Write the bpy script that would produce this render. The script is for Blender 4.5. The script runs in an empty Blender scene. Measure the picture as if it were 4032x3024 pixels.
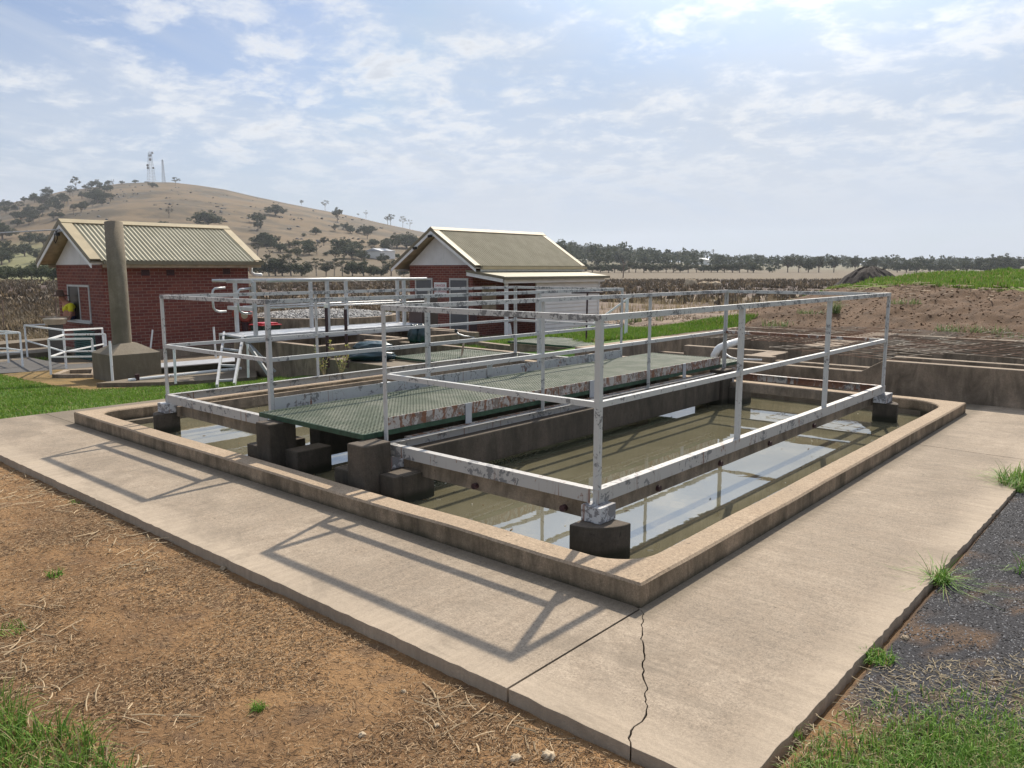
import bpy, math, random
import numpy as np
from mathutils import Vector, Matrix
random.seed(7); RNG = np.random.default_rng(11)
S = bpy.context.scene
R = math.radians
# ------------------------------------------------------------------ camera
YAW, PITCH, ROLL = 0.7178, 0.1455, -0.0005
CAM = np.array([1.8719, -3.0758, 1.6]); F = 3092.6
fw = np.array([-math.sin(YAW)*math.cos(PITCH), math.cos(YAW)*math.cos(PITCH), -math.sin(PITCH)])
r0 = np.array([math.cos(YAW), math.sin(YAW), 0.]); u0 = np.cross(r0, fw)
rt = r0*math.cos(ROLL)+u0*math.sin(ROLL); up = np.cross(rt, fw)
cd = bpy.data.cameras.new('camera'); cam = bpy.data.objects.new('camera', cd); S.collection.objects.link(cam)
cd.sensor_width = 36; cd.lens = 36*F/4032; cd.clip_start = .05; cd.clip_end = 20000
cam.matrix_world = Matrix([[rt[0], up[0], -fw[0], CAM[0]], [rt[1], up[1], -fw[1], CAM[1]], [rt[2], up[2], -fw[2], CAM[2]], [0, 0, 0, 1]])
S.camera = cam
# ------------------------------------------------------------------ world, sun, exposure
SUNV = Vector((-.53, 1.375, 1.36)).normalized()
EL = math.asin(SUNV.z); AZ = math.atan2(SUNV.x, SUNV.y)
S.view_settings.view_transform = 'Standard'; S.view_settings.look = 'None'
S.view_settings.exposure = 0.32; S.view_settings.gamma = 1
sd = bpy.data.lights.new('sun', 'SUN'); sd.energy = 4.6; sd.angle = R(.7); sd.color = (1, .90, .76)
so = bpy.data.objects.new('sun', sd); S.collection.objects.link(so)
so.rotation_euler = (-SUNV).to_track_quat('-Z', 'Y').to_euler()

class NT:
    def __init__(s, tree): s.t = tree
    def n(s, typ, out=0, props=None, **kw):
        nd = s.t.nodes.new('ShaderNode'+typ)
        for k, v in (props or {}).items(): setattr(nd, k, v)
        for k, v in kw.items():
            key = k.replace('_', ' ')
            if k[0] == 'i' and k[1:].isdigit(): sock = nd.inputs[int(k[1:])]
            else: sock = nd.inputs[key]
            if isinstance(v, bpy.types.NodeSocket): s.t.links.new(v, sock)
            elif v is not None: sock.default_value = v
        return nd.outputs[out]
    def math(s, op, a, b=None, c=None, clamp=False):
        kw = {'i0': a}
        if b is not None: kw['i1'] = b
        if c is not None: kw['i2'] = c
        return s.n('Math', props={'operation': op, 'use_clamp': clamp}, **kw)
    def mix(s, f, a, b, mode='MIX'):
        nd = s.t.nodes.new('ShaderNodeMix'); nd.data_type = 'RGBA'; nd.blend_type = mode
        for i, v in ((0, f), (6, a), (7, b)):
            if isinstance(v, bpy.types.NodeSocket): s.t.links.new(v, nd.inputs[i])
            else: nd.inputs[i].default_value = v if i == 0 else (*v[:3], 1)
        return nd.outputs[2]
    def ss(s, v, a, b):   # smoothstep of v between a and b
        return s.n('MapRange', props={'interpolation_type': 'SMOOTHSTEP'}, Value=v, From_Min=a, From_Max=b)
    def noise(s, vec, scale, detail=4, rough=.55, dist=0, out=0):
        return s.n('TexNoise', out=out, Vector=vec, Scale=scale, Detail=detail, Roughness=rough, Distortion=dist)
    def scale(s, vec, k):
        return s.n('VectorMath', props={'operation': 'MULTIPLY'}, i0=vec, i1=k)

w = bpy.data.worlds.new('World'); S.world = w; w.use_nodes = True; w.node_tree.nodes.clear()
N = NT(w.node_tree)
sky = N.n('TexSky', props=dict(sky_type='NISHITA', sun_disc=False, sun_elevation=EL, sun_rotation=-AZ if False else (AZ % (2*math.pi)), air_density=1.0, dust_density=2.2, ozone_density=1.2))
dirv = N.n('TexCoord', out=0)
sx = N.n('SeparateXYZ', i0=dirv)
dz = w.node_tree.nodes[-1].outputs[2]; dx = w.node_tree.nodes[-1].outputs[0]; dy = w.node_tree.nodes[-1].outputs[1]
hz = N.math('MAXIMUM', dz, 0.0)
den = N.math('ADD', hz, .17)
px = N.math('DIVIDE', dx, den); py = N.math('DIVIDE', dy, den)
pv = N.n('CombineXYZ', i0=px, i1=py, i2=14.4)
big = N.noise(pv, .75, 3, .5)
med = N.noise(N.n('VectorMath', props={'operation': 'ADD'}, i0=N.scale(pv, (1., 1., 1.)), i1=N.scale(N.noise(pv, 3., 3, .5, out=1), (.22, .22, 0.))), 4.3, 10, .62)
fine = N.noise(pv, 15., 6, .65)
veiln = N.noise(N.scale(pv, (1.0, .5, 1)), 1.1, 6, .62, .8)
cl = N.math('ADD', N.math('MULTIPLY', med, .60), N.math('ADD', N.math('MULTIPLY', big, .22), N.math('MULTIPLY', fine, .18)))
low = N.ss(hz, .05, .17)                       # the puffs thin out towards the horizon
cmask = N.ss(cl, .455, .60)
thr = N.math('MULTIPLY', cmask, low)
skyc = N.n('VectorMath', props={'operation': 'MULTIPLY'}, i0=sky, i1=(.052, .066, .088))
skyc = N.n('VectorMath', props={'operation': 'MINIMUM'}, i0=skyc, i1=(.37, .49, .68))
veil = N.ss(veiln, .32, .70)
hor = N.ss(hz, .30, .0)
vf = N.math('ADD', N.math('MULTIPLY', veil, .62), N.math('MULTIPLY', hor, .50), clamp=True)
c1 = N.mix(N.math('ADD', vf, .10, clamp=True), skyc, (.50, .555, .64))
edge = N.ss(cl, .56, .66)
cloudc = N.mix(edge, (.72, .735, .76), (.56, .58, .62))
c1 = N.mix(N.math('MULTIPLY', N.ss(hz, .16, .0), .7), c1, (.47, .52, .605))
c2 = N.mix(N.math('MULTIPLY', thr, .80), c1, cloudc)
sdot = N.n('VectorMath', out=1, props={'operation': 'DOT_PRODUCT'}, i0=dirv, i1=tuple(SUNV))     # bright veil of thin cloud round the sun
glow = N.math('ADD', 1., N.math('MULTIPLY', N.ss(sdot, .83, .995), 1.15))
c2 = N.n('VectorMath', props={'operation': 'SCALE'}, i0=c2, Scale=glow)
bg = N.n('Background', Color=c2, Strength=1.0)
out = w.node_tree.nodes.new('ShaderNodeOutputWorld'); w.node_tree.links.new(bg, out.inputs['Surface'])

# ------------------------------------------------------------------ pixel helpers (only used to find where things stand)
def ray(px, py): return fw+rt*(px-2016)/F-up*(py-1512)/F
def bz(px, py, z=0.): d = ray(px, py); return CAM+d*((z-CAM[2])/d[2])
def bx(px, py, x): d = ray(px, py); return CAM+d*((x-CAM[0])/d[0])
def by(px, py, y): d = ray(px, py); return CAM+d*((y-CAM[1])/d[1])
def bd(px, py, dep): return CAM+ray(px, py)*dep

# ------------------------------------------------------------------ mesh helpers
COL = S.collection
class MB:
    def __init__(s): s.v = []; s.f = []; s.c = []
    def add(s, vs, fs, col=None):
        b = len(s.v); s.v += [tuple(map(float, v)) for v in vs]; s.f += [tuple(i+b for i in f) for f in fs]
        if col is not None: s.c += [col]*len(vs)
        return s
    def box(s, x0, y0, z0, x1, y1, z1, col=None):
        x0, x1 = min(x0, x1), max(x0, x1); y0, y1 = min(y0, y1), max(y0, y1); z0, z1 = min(z0, z1), max(z0, z1)
        v = [(x0, y0, z0), (x1, y0, z0), (x1, y1, z0), (x0, y1, z0), (x0, y0, z1), (x1, y0, z1), (x1, y1, z1), (x0, y1, z1)]
        return s.add(v, [(0, 3, 2, 1), (4, 5, 6, 7), (0, 1, 5, 4), (1, 2, 6, 5), (2, 3, 7, 6), (3, 0, 4, 7)], col)
    def prism(s, poly, z0, z1):      # polygon ccw in xy
        n = len(poly); v = [(p[0], p[1], z0) for p in poly]+[(p[0], p[1], z1) for p in poly]
        f = [tuple(range(n-1, -1, -1)), tuple(range(n, 2*n))]+[(i, (i+1) % n, n+(i+1) % n, n+i) for i in range(n)]
        return s.add(v, f)
    def ext(s, poly3, d):            # planar polygon in 3d extruded by vector d
        n = len(poly3); a = [np.array(p, float) for p in poly3]; d = np.array(d, float)
        return s.add(a+[p+d for p in a], [tuple(range(n-1, -1, -1)), tuple(range(n, 2*n))]+[(i, (i+1) % n, n+(i+1) % n, n+i) for i in range(n)])
    def beam(s, a, b, w, h, upv=(0, 0, 1)):   # rectangular bar from a to b
        a = Vector(a); b = Vector(b); d = (b-a).normalized(); u = Vector(upv)
        if abs(d.dot(u)) > .98: u = Vector((0, 1, 0))
        x = d.cross(u).normalized()*(w/2); y = x.cross(d).normalized()*(h/2)
        v = [a-x-y, a+x-y, a+x+y, a-x+y, b-x-y, b+x-y, b+x+y, b-x+y]
        return s.add(v, [(3, 2, 1, 0), (4, 5, 6, 7), (0, 1, 5, 4), (1, 2, 6, 5), (2, 3, 7, 6), (3, 0, 4, 7)])
    def tube(s, pts, rad, n=8, cap=True, col=None):
        pts = [Vector(p) for p in pts]; rs = rad if isinstance(rad, (list, tuple)) else [rad]*len(pts)
        b = len(s.v); ref = None
        for i, p in enumerate(pts):
            d = (pts[min(i+1, len(pts)-1)]-pts[max(i-1, 0)]).normalized()
            if ref is None:
                ref = d.cross(Vector((0, 0, 1)))
                if ref.length < .1: ref = Vector((1, 0, 0))
            ref = (ref-d*ref.dot(d)).normalized(); o = d.cross(ref)
            for k in range(n):
                t = 2*math.pi*k/n; q = p+(ref*math.cos(t)+o*math.sin(t))*rs[i]; s.v.append(tuple(q))
                if col is not None: s.c.append(col)
        for i in range(len(pts)-1):
            for k in range(n):
                s.f.append((b+i*n+k, b+i*n+(k+1) % n, b+(i+1)*n+(k+1) % n, b+(i+1)*n+k))
        if cap:
            s.f.append(tuple(b+k for k in range(n-1, -1, -1))); s.f.append(tuple(b+(len(pts)-1)*n+k for k in range(n)))
        return s
    def lathe(s, c, prof, n=24, a0=0, a1=2*math.pi):     # prof: list of (r, z)
        b = len(s.v); full = abs(a1-a0-2*math.pi) < 1e-6; m = n if full else n+1
        for r_, z in prof:
            for k in range(m):
                t = a0+(a1-a0)*k/n; s.v.append((c[0]+r_*math.cos(t), c[1]+r_*math.sin(t), c[2]+z))
        for i in range(len(prof)-1):
            for k in range(n):
                k2 = (k+1) % m if full else k+1
                s.f.append((b+i*m+k, b+i*m+k2, b+(i+1)*m+k2, b+(i+1)*m+k))
        return s
    def build(s, name, mat, parent=None, smooth=False, bevel=0):
        return mesh(name, np.array(s.v), s.f, mat, parent, s.c if s.c else None, smooth, bevel)

def origin_of(p):
    o = np.zeros(3)
    while p is not None: o += np.array(p.location); p = p.parent
    return o
def mesh(name, v, f, mat, parent=None, col=None, smooth=False, bevel=0):
    me = bpy.data.meshes.new(name); v = np.asarray(v, float)-origin_of(parent)
    me.from_pydata(v.tolist(), [], f)
    if col is not None:
        at = me.color_attributes.new('Col', 'FLOAT_COLOR', 'POINT')
        c = np.ones((len(v), 4)); c[:, :3] = np.asarray(col)[:, :3]; at.data.foreach_set('color', c.ravel())
    o = bpy.data.objects.new(name, me); COL.objects.link(o)
    if mat: me.materials.append(mat)
    if smooth: me.polygons.foreach_set('use_smooth', [True]*len(me.polygons))
    if bevel:
        m = o.modifiers.new('bevel', 'BEVEL'); m.width = bevel; m.segments = 2; m.limit_method = 'ANGLE'; m.angle_limit = R(35)
    if parent is not None: o.parent = parent
    return o
def npmesh(name, V, FA, mat, parent=None, col=None):     # fast: V (n,3), FA (m,k) equal sized faces
    me = bpy.data.meshes.new(name); V = np.asarray(V, np.float32)-origin_of(parent).astype(np.float32); m, k = FA.shape
    me.vertices.add(len(V)); me.vertices.foreach_set('co', V.ravel())
    me.loops.add(m*k); me.loops.foreach_set('vertex_index', FA.astype(np.int32).ravel())
    me.polygons.add(m); me.polygons.foreach_set('loop_start', np.arange(0, m*k, k, dtype=np.int32)); me.polygons.foreach_set('loop_total', np.full(m, k, np.int32))
    if col is not None:
        at = me.color_attributes.new('Col', 'FLOAT_COLOR', 'POINT'); c = np.ones((len(V), 4), np.float32); c[:, :3] = col; at.data.foreach_set('color', c.ravel())
    me.update(calc_edges=True)
    o = bpy.data.objects.new(name, me); COL.objects.link(o)
    if mat: me.materials.append(mat)
    if parent is not None: o.parent = parent
    return o
def tag(o, label=None, cat=None, group=None, kind=None):
    if label: o['label'] = label
    if cat: o['category'] = cat
    if group: o['group'] = group
    if kind: o['kind'] = kind
    return o
def thing(name, label, cat, loc=(0, 0, 0), group=None):
    o = bpy.data.objects.new(name, None); COL.objects.link(o); o.location = [float(a) for a in loc]; o.empty_display_size = .2
    return tag(o, label, cat, group)
def copy_tree(o, parent=None):
    c = o.copy(); COL.objects.link(c); c.parent = parent
    for ch in list(o.children): copy_tree(ch, c)
    return c

# ------------------------------------------------------------------ materials
def newmat(name):
    m = bpy.data.materials.new(name); m.use_nodes = True; m.node_tree.nodes.clear(); return m, NT(m.node_tree)
def finish(m, N, color, rough=.8, bump=None, bstr=.3, bdist=.01, metal=0., spec=.4, extra=None):
    kw = dict(Base_Color=color if isinstance(color, bpy.types.NodeSocket) else (*color[:3], 1), Roughness=rough, Metallic=metal)
    kw['Specular_IOR_Level'] = spec
    if bump is not None: kw['Normal'] = N.n('Bump', Height=bump, Strength=bstr, Distance=bdist)
    if extra: kw.update(extra)
    b = m.node_tree.nodes.new('ShaderNodeBsdfPrincipled')
    for k, v in kw.items():
        sk = b.inputs[k.replace('_', ' ')]
        if isinstance(v, bpy.types.NodeSocket): m.node_tree.links.new(v, sk)
        else: sk.default_value = v
    o = m.node_tree.nodes.new('ShaderNodeOutputMaterial'); m.node_tree.links.new(b.outputs[0], o.inputs[0]); return m
def nz(N):
    g = N.t.nodes.new('ShaderNodeNewGeometry'); s_ = N.t.nodes.new('ShaderNodeSeparateXYZ'); N.t.links.new(g.outputs['Normal'], s_.inputs[0])
    return g.outputs['Position'], s_.outputs
def concrete(name, base, stain=(.05, .045, .035), side=.5, blot=.5, speck=.5, tide=False, edges=False):
    m, N = newmat(name); P, n = nz(N); base = np.array(base)
    b1 = N.noise(P, 1.1, 6, .6, .3); b2 = N.noise(P, 7, 6, .65); sp = N.noise(P, 95, 3, .7); sp2 = N.noise(P, 260, 2, .6)
    c = N.mix(N.ss(b1, .3, .7), tuple(base*(1-.22*blot)), tuple(base*(1+.16*blot)))
    c = N.mix(N.ss(b2, .35, .75), c, tuple(base*(1-.1*blot)*np.array([1, .98, .96])))
    sp3 = N.noise(P, 34, 5, .75)
    spk = N.math('ADD', N.math('MULTIPLY', sp3, 1.3*speck), N.math('ADD', N.math('MULTIPLY', sp, 1.7*speck), N.math('MULTIPLY', sp2, 1.5*speck)))
    spk = N.math('ADD', spk, 1-2.25*speck)
    c = N.mix(1.0, c, N.n('CombineColor', i0=spk, i1=spk, i2=spk), 'MULTIPLY')
    dark = N.ss(N.noise(P, 24, 4, .6), .665, .70)
    c = N.mix(N.math('MULTIPLY', dark, .6), c, tuple(base*.3))
    pt = N.ss(N.noise(P, .75, 7, .7, .5), .56, .66); c = N.mix(N.math('MULTIPLY', pt, .28*blot), c, tuple(base*.55)); pl = N.ss(N.noise(N.scale(P, (1, 1.8, 1)), 1.6, 7, .7, .3), .58, .68); c = N.mix(N.math('MULTIPLY', pl, .25*blot), c, tuple(np.minimum(base*1.45, 1)))
    vert = N.ss(N.math('ABSOLUTE', n[2]), .8, .3)
    st = N.noise(N.scale(P, (3.5, 3.5, 1.0)), 1.6, 7, .68, .8); st2 = N.noise(P, 2.3, 5, .6)
    sm = N.math('MULTIPLY', vert, N.math('MULTIPLY', N.ss(N.math('ADD', N.math('MULTIPLY', st, .6), N.math('MULTIPLY', st2, .4)), .30, .70), side))
    c = N.mix(sm, c, stain)
    if tide or edges: sq = N.t.nodes.new('ShaderNodeSeparateXYZ'); N.t.links.new(P, sq.inputs[0]); q = sq.outputs; wob = N.noise(P, 3.5, 5, .65)
    if tide: c = N.mix(N.math('MULTIPLY', N.ss(N.math('ADD', q[2], N.math('MULTIPLY', wob, .06)), .075, .015), N.math('MULTIPLY', vert, .85)), c, (.022, .024, .014))
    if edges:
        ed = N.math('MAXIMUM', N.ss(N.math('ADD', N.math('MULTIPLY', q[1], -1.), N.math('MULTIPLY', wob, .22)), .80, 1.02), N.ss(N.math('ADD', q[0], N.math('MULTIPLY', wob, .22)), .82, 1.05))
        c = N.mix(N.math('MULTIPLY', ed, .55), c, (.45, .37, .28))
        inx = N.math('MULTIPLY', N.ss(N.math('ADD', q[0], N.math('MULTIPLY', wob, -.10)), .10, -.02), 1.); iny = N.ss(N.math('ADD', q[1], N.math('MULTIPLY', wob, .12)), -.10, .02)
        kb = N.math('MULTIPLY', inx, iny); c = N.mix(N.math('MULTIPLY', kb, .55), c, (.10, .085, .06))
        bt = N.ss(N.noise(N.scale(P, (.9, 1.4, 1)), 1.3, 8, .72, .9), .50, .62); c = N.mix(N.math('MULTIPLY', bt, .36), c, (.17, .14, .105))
        right = N.math('GREATER_THAN', q[0], 0.0); sa = N.noise(N.scale(P, (1.6, 26, 1)), 1., 6, .7, .3); sb = N.noise(N.scale(P, (26, 1.8, 1)), 1., 6, .7, .3)
        st_ = N.math('ADD', N.math('MULTIPLY', right, sa), N.math('MULTIPLY', N.math('SUBTRACT', 1., right), sb)); k_ = N.math('ADD', .70, N.math('MULTIPLY', st_, .60)); c = N.mix(1., c, N.n('CombineColor', i0=k_, i1=k_, i2=k_), 'MULTIPLY')
    h = N.math('ADD', N.math('MULTIPLY', sp, .5), N.math('ADD', N.math('MULTIPLY', sp2, .3), N.math('MULTIPLY', b2, .6)))
    return finish(m, N, c, .9, h, .55, .006, spec=.25)
M = {}
M['paving'] = concrete('paving', (.325, .266, .202), stain=(.085, .07, .055), side=.85, blot=1.1, speck=.8, edges=True)
M['kerb'] = concrete('kerb_concrete', (.37, .285, .20), stain=(.075, .062, .042), side=1., blot=.6, speck=.8, tide=True)
M['conc'] = concrete('old_concrete', (.33, .265, .20), stain=(.07, .06, .045), side=.9, blot=.8)
M['wetconc'] = concrete('wet_concrete', (.115, .095, .075), stain=(.035, .032, .024), side=.9, blot=.8, tide=True)
M['darkslab'] = concrete('dark_slab', (.11, .105, .10), side=.3)
M['poleconc'] = concrete('pole_concrete', (.215, .185, .14), stain=(.10, .088, .06), side=.75, blot=.9)
def painted(name, base=(.47, .475, .465), under=(.175, .178, .182), flake=.5, rust=.66, sc=13., rs=5.5):
    m, N = newmat(name); P, n = nz(N)
    f = N.noise(P, sc, 8, .68, .5); f2 = N.noise(P, sc*.22, 3, .5)
    fm = N.ss(N.math('ADD', N.math('MULTIPLY', f, .62), N.math('MULTIPLY', f2, .38)), flake, flake+.018)
    c = N.mix(fm, base, under)
    c = N.mix(N.math('MULTIPLY', N.ss(N.noise(P, 45, 5, .7), .55, .8), .3), c, (.3, .29, .27))
    r = N.noise(N.scale(P, (1, 1, .5)), rs, 8, .7, .8)
    sp_ = N.t.nodes.new('ShaderNodeSeparateXYZ'); N.t.links.new(P, sp_.inputs[0]); dripn = N.noise(N.scale(P, (45, 45, 2.2)), 1., 4, .6); lowz = N.ss(sp_.outputs[2], .95, .25)
    rm = N.math('MAXIMUM', N.ss(r, rust, rust+.05), N.math('MULTIPLY', lowz, N.ss(dripn, .60, .70)))
    c = N.mix(N.math('MULTIPLY', rm, .9), c, N.mix(N.noise(P, 40, 3), (.09, .03, .018), (.27, .11, .045)))
    return finish(m, N, c, .55, N.math('SUBTRACT', N.math('MULTIPLY', f, .2), fm), .4, .002, spec=.4)
M['rail'] = painted('flaking_paint', flake=.572, rust=.72, sc=34.)
M['railtop'] = painted('worn_paint', flake=.52, rust=.77, sc=32)
M['channel'] = painted('rusty_paint', base=(.42, .41, .39), flake=.55, rust=.62, sc=20, rs=7.)
M['toe'] = painted('rusted_plate', base=(.40, .38, .36), under=(.20, .17, .15), flake=.5, rust=.49, sc=26, rs=16.)
M['toe2'] = painted('worn_plate', base=(.44, .45, .45), under=(.2, .2, .2), flake=.54, rust=.60, sc=24, rs=12.)
M['rustrail'] = painted('heavily_rusted', base=(.45, .43, .40), flake=.5, rust=.46)
M['whitepaint'] = painted('white_paint', base=(.72, .74, .74), flake=.64, rust=.74)
def plain(name, c, rough=.6, metal=0., var=.15, sc=8., spec=.4, bump=0):
    m, N = newmat(name); P, n = nz(N); c = np.array(c)
    a = N.noise(P, sc, 6, .6)
    col = N.mix(N.ss(a, .3, .7), tuple(c*(1-var)), tuple(np.minimum(c*(1+var), 1)))
    return finish(m, N, col, rough, a if bump else None, bump, .01, metal, spec)
M['alu'] = plain('aluminium', (.50, .51, .52), .42, .5, .1)
M['white'] = plain('white_board', (.70, .71, .71), .6, 0, .06)
M['gable'] = plain('gable_sheet', (.62, .63, .64), .7, 0, .07, 2)
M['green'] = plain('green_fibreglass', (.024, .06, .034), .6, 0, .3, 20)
M['black'] = plain('black_plastic', (.012, .014, .016), .35, 0, .2)
M['bag'] = plain('dark_green_bag', (.008, .035, .045), .28, 0, .4, 9, .6, .5)
M['maroon'] = plain('dark_oxide', (.045, .018, .02), .6, 0, .4, 30)
M['brown'] = plain('brown_cabinet', (.075, .05, .045), .5, 0, .1)
M['orange'] = plain('orange_casing', (.30, .055, .035), .5, 0, .2)
M['red'] = plain('red_plastic', (.45, .02, .03), .4, 0, .1)
M['bin'] = plain('bin_green', (.01, .03, .02), .5, 0, .1)
M['cream'] = plain('cream_steel', (.42, .35, .225), .6, 0, .08, 3, .25)
M['creamdark'] = plain('bronze_trim', (.17, .15, .10), .5, 0, .1, 3)
M['creamwhite'] = plain('pale_cladding', (.70, .69, .66), .6, 0, .05, 2)
M['soffit'] = plain('soffit', (.42, .35, .26), .8, 0, .25, 3)
M['door'] = plain('grey_door', (.10, .105, .115), .5, 0, .05)
M['frame'] = plain('frame_paint', (.45, .46, .45), .5, 0, .1)
M['pile'] = plain('dark_earth', (.05, .042, .038), .9, 0, .3, 6, .2, .6)
M['pvc'] = plain('pvc_pipe', (.68, .69, .68), .35, 0, .1, 12)
M['rubble'] = plain('stone', (.45, .36, .25), .9, 0, .3, 30, .2, .5)
M['roofgreen'] = plain('green_corrugated', (.025, .09, .075), .5, 0, .2, 4)
M['skin'] = plain('skin', (.42, .20, .14), .6, 0, .1)
M['hat'] = plain('felt_hat', (.09, .055, .04), .9, 0, .2)
M['hivis'] = plain('yellow_cloth', (.65, .60, .03), .8, 0, .1)
M['navy'] = plain('navy_cloth', (.015, .02, .06), .9, 0, .1)
M['glass'] = plain('window_glass', (.05, .06, .06), .05, 0, .1, 1, .9)
M['tan'] = plain('tan_timber', (.42, .31, .21), .8, 0, .2, 6)
M['bark'] = plain('bark', (.16, .12, .095), .9, 0, .3, 3)
M['palebark'] = plain('pale_bark', (.30, .26, .22), .9, 0, .3, 3)
M['lattice'] = plain('galvanised', (.40, .42, .45), .5, .3, .05)
def brick():
    m, N = newmat('red_brick'); P, n = nz(N)
    s_ = N.t.nodes.new('ShaderNodeSeparateXYZ'); N.t.links.new(P, s_.inputs[0]); p = s_.outputs
    ax = N.ss(N.math('ABSOLUTE', n[0]), .4, .6)
    u = N.math('ADD', N.math('MULTIPLY', ax, p[1]), N.math('MULTIPLY', N.math('SUBTRACT', 1., ax), p[0]))
    v = N.n('CombineXYZ', i0=u, i1=N.math('ADD', p[2], 10.), i2=0.)
    b = N.t.nodes.new('ShaderNodeTexBrick'); N.t.links.new(v, b.inputs['Vector'])
    for k, q in dict(Scale=1., ).items(): b.inputs[k].default_value = q
    b.inputs['Mortar Size'].default_value = .006; b.inputs['Mortar Smooth'].default_value = .3; b.inputs['Bias'].default_value = -.1
    b.inputs['Brick Width'].default_value = .24; b.inputs['Row Height'].default_value = .086
    b.inputs['Color1'].default_value = (.20, .065, .048, 1); b.inputs['Color2'].default_value = (.125, .038, .034, 1); b.inputs['Mortar'].default_value = (.30, .22, .18, 1)
    nn = N.noise(P, 9, 5, .6)
    c = N.mix(N.math('MULTIPLY', N.ss(nn, .4, .8), .35), b.outputs[0], (.12, .05, .045))
    c = N.mix(N.math('MULTIPLY', N.ss(N.noise(P, .9, 4, .6), .5, .75), .25), c, (.2, .12, .1))
    return finish(m, N, c, .85, N.math('SUBTRACT', 1., b.outputs[1]), .5, .006, spec=.25)
M['brick'] = brick()
def colattr(name, rough=.9, sc=60., amt=.35, bstr=.6, trans=0., bd_=.02, sc2=6.):
    m, N = newmat(name); P, n = nz(N)
    a = N.n('VertexColor', props={'layer_name': 'Col'})
    k = N.math('ADD', N.math('MULTIPLY', N.noise(P, sc, 5, .7), amt*2), N.math('ADD', N.math('MULTIPLY', N.noise(P, sc2, 5, .6), amt), 1-1.5*amt))
    c = N.mix(1., a, N.n('CombineColor', i0=k, i1=k, i2=k), 'MULTIPLY')
    ex = {}
    if trans: ex['Transmission_Weight'] = 0.
    mm = finish(m, N, c, rough, N.noise(P, sc, 5, .7) if bstr else None, bstr, bd_, spec=.2)
    if trans:
        t = m.node_tree; bs = [q for q in t.nodes if q.type == 'BSDF_PRINCIPLED'][0]; o = [q for q in t.nodes if q.type == 'OUTPUT_MATERIAL'][0]
        tr = t.nodes.new('ShaderNodeBsdfTranslucent'); t.links.new(c, tr.inputs[0]); mx = t.nodes.new('ShaderNodeMixShader'); mx.inputs[0].default_value = trans
        t.links.new(bs.outputs[0], mx.inputs[1]); t.links.new(tr.outputs[0], mx.inputs[2]); t.links.new(mx.outputs[0], o.inputs[0])
    return mm
M['ground'] = colattr('ground', sc=55, amt=.45, bstr=.9, bd_=.02, sc2=7)
M['land'] = colattr('land', sc=.35, amt=.30, bstr=.0, sc2=.06)
M['blade'] = colattr('grass_blade', .6, sc=3, amt=.2, bstr=0, trans=.25, sc2=1)
M['leaf'] = colattr('leaf', .7, sc=2, amt=.2, bstr=0, trans=.22, sc2=.5)
M['litter'] = colattr('litter', .9, sc=20, amt=.2, bstr=0, sc2=3)
def water():
    m, N = newmat('murky_water'); P, n = nz(N)
    a = N.noise(P, 1.3, 5, .6, .8); b = N.noise(N.scale(P, (1, 1, 1)), 5, 3, .5)
    c = N.mix(N.ss(a, .3, .7), (.13, .118, .072), (.18, .165, .108))
    scum = N.ss(N.noise(P, 30, 4, .6, 1.), .735, .75)
    c = N.mix(N.math('MULTIPLY', scum, .5), c, (.4, .38, .3))
    h = N.math('ADD', N.math('MULTIPLY', N.noise(P, 2.2, 3, .5), .5), N.math('MULTIPLY', N.noise(P, 14, 2, .5), .10))
    return finish(m, N, c, .012, h, .03, .05, spec=.5, extra={'IOR': 3.6})
M['water'] = water()
def gravel_mat():
    m, N = newmat('filter_gravel'); P, n = nz(N)
    v = N.n('TexVoronoi', out=0, Vector=P, Scale=14.); vc = N.t.nodes[-1].outputs[1]
    g = N.n('SeparateColor', i0=vc)
    c = N.mix(g, (.14, .14, .14), (.50, .49, .47))
    return finish(m, N, c, .9, v, .8, .05)
M['gravel'] = gravel_mat()
M['dullalu'] = plain('dull_aluminium', (.36, .37, .38), .6, .1, .1)
M['block'] = painted('worn_block', base=(.50, .51, .52), under=(.20, .20, .21), flake=.47, rust=.63, sc=20)
# ------------------------------------------------------------------ numeric noise
def vnoise(x, y, s, seed=0):
    x = np.asarray(x, float)*s; y = np.asarray(y, float)*s
    xi = np.floor(x).astype(np.int64); yi = np.floor(y).astype(np.int64); fx = x-xi; fy = y-yi
    fx = fx*fx*(3-2*fx); fy = fy*fy*(3-2*fy)
    def h(a, b):
        n = (a*374761393+b*668265263+seed*1442695041) & 0xffffffff
        n = ((n ^ (n >> 13))*1274126177) & 0xffffffff
        return ((n ^ (n >> 16)) & 0xffff)/65535.
    return (h(xi, yi)*(1-fx)+h(xi+1, yi)*fx)*(1-fy)+(h(xi, yi+1)*(1-fx)+h(xi+1, yi+1)*fx)*fy
def fbm(x, y, s, seed=0, o=4):
    t = 0; a = 1; n = 0
    for i in range(o): t = t+a*vnoise(x, y, s*2**i, seed+i); n += a; a *= .5
    return t/n
def sst(t, a, b): t = np.clip((np.asarray(t, float)-a)/(b-a), 0, 1); return t*t*(3-2*t)
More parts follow.
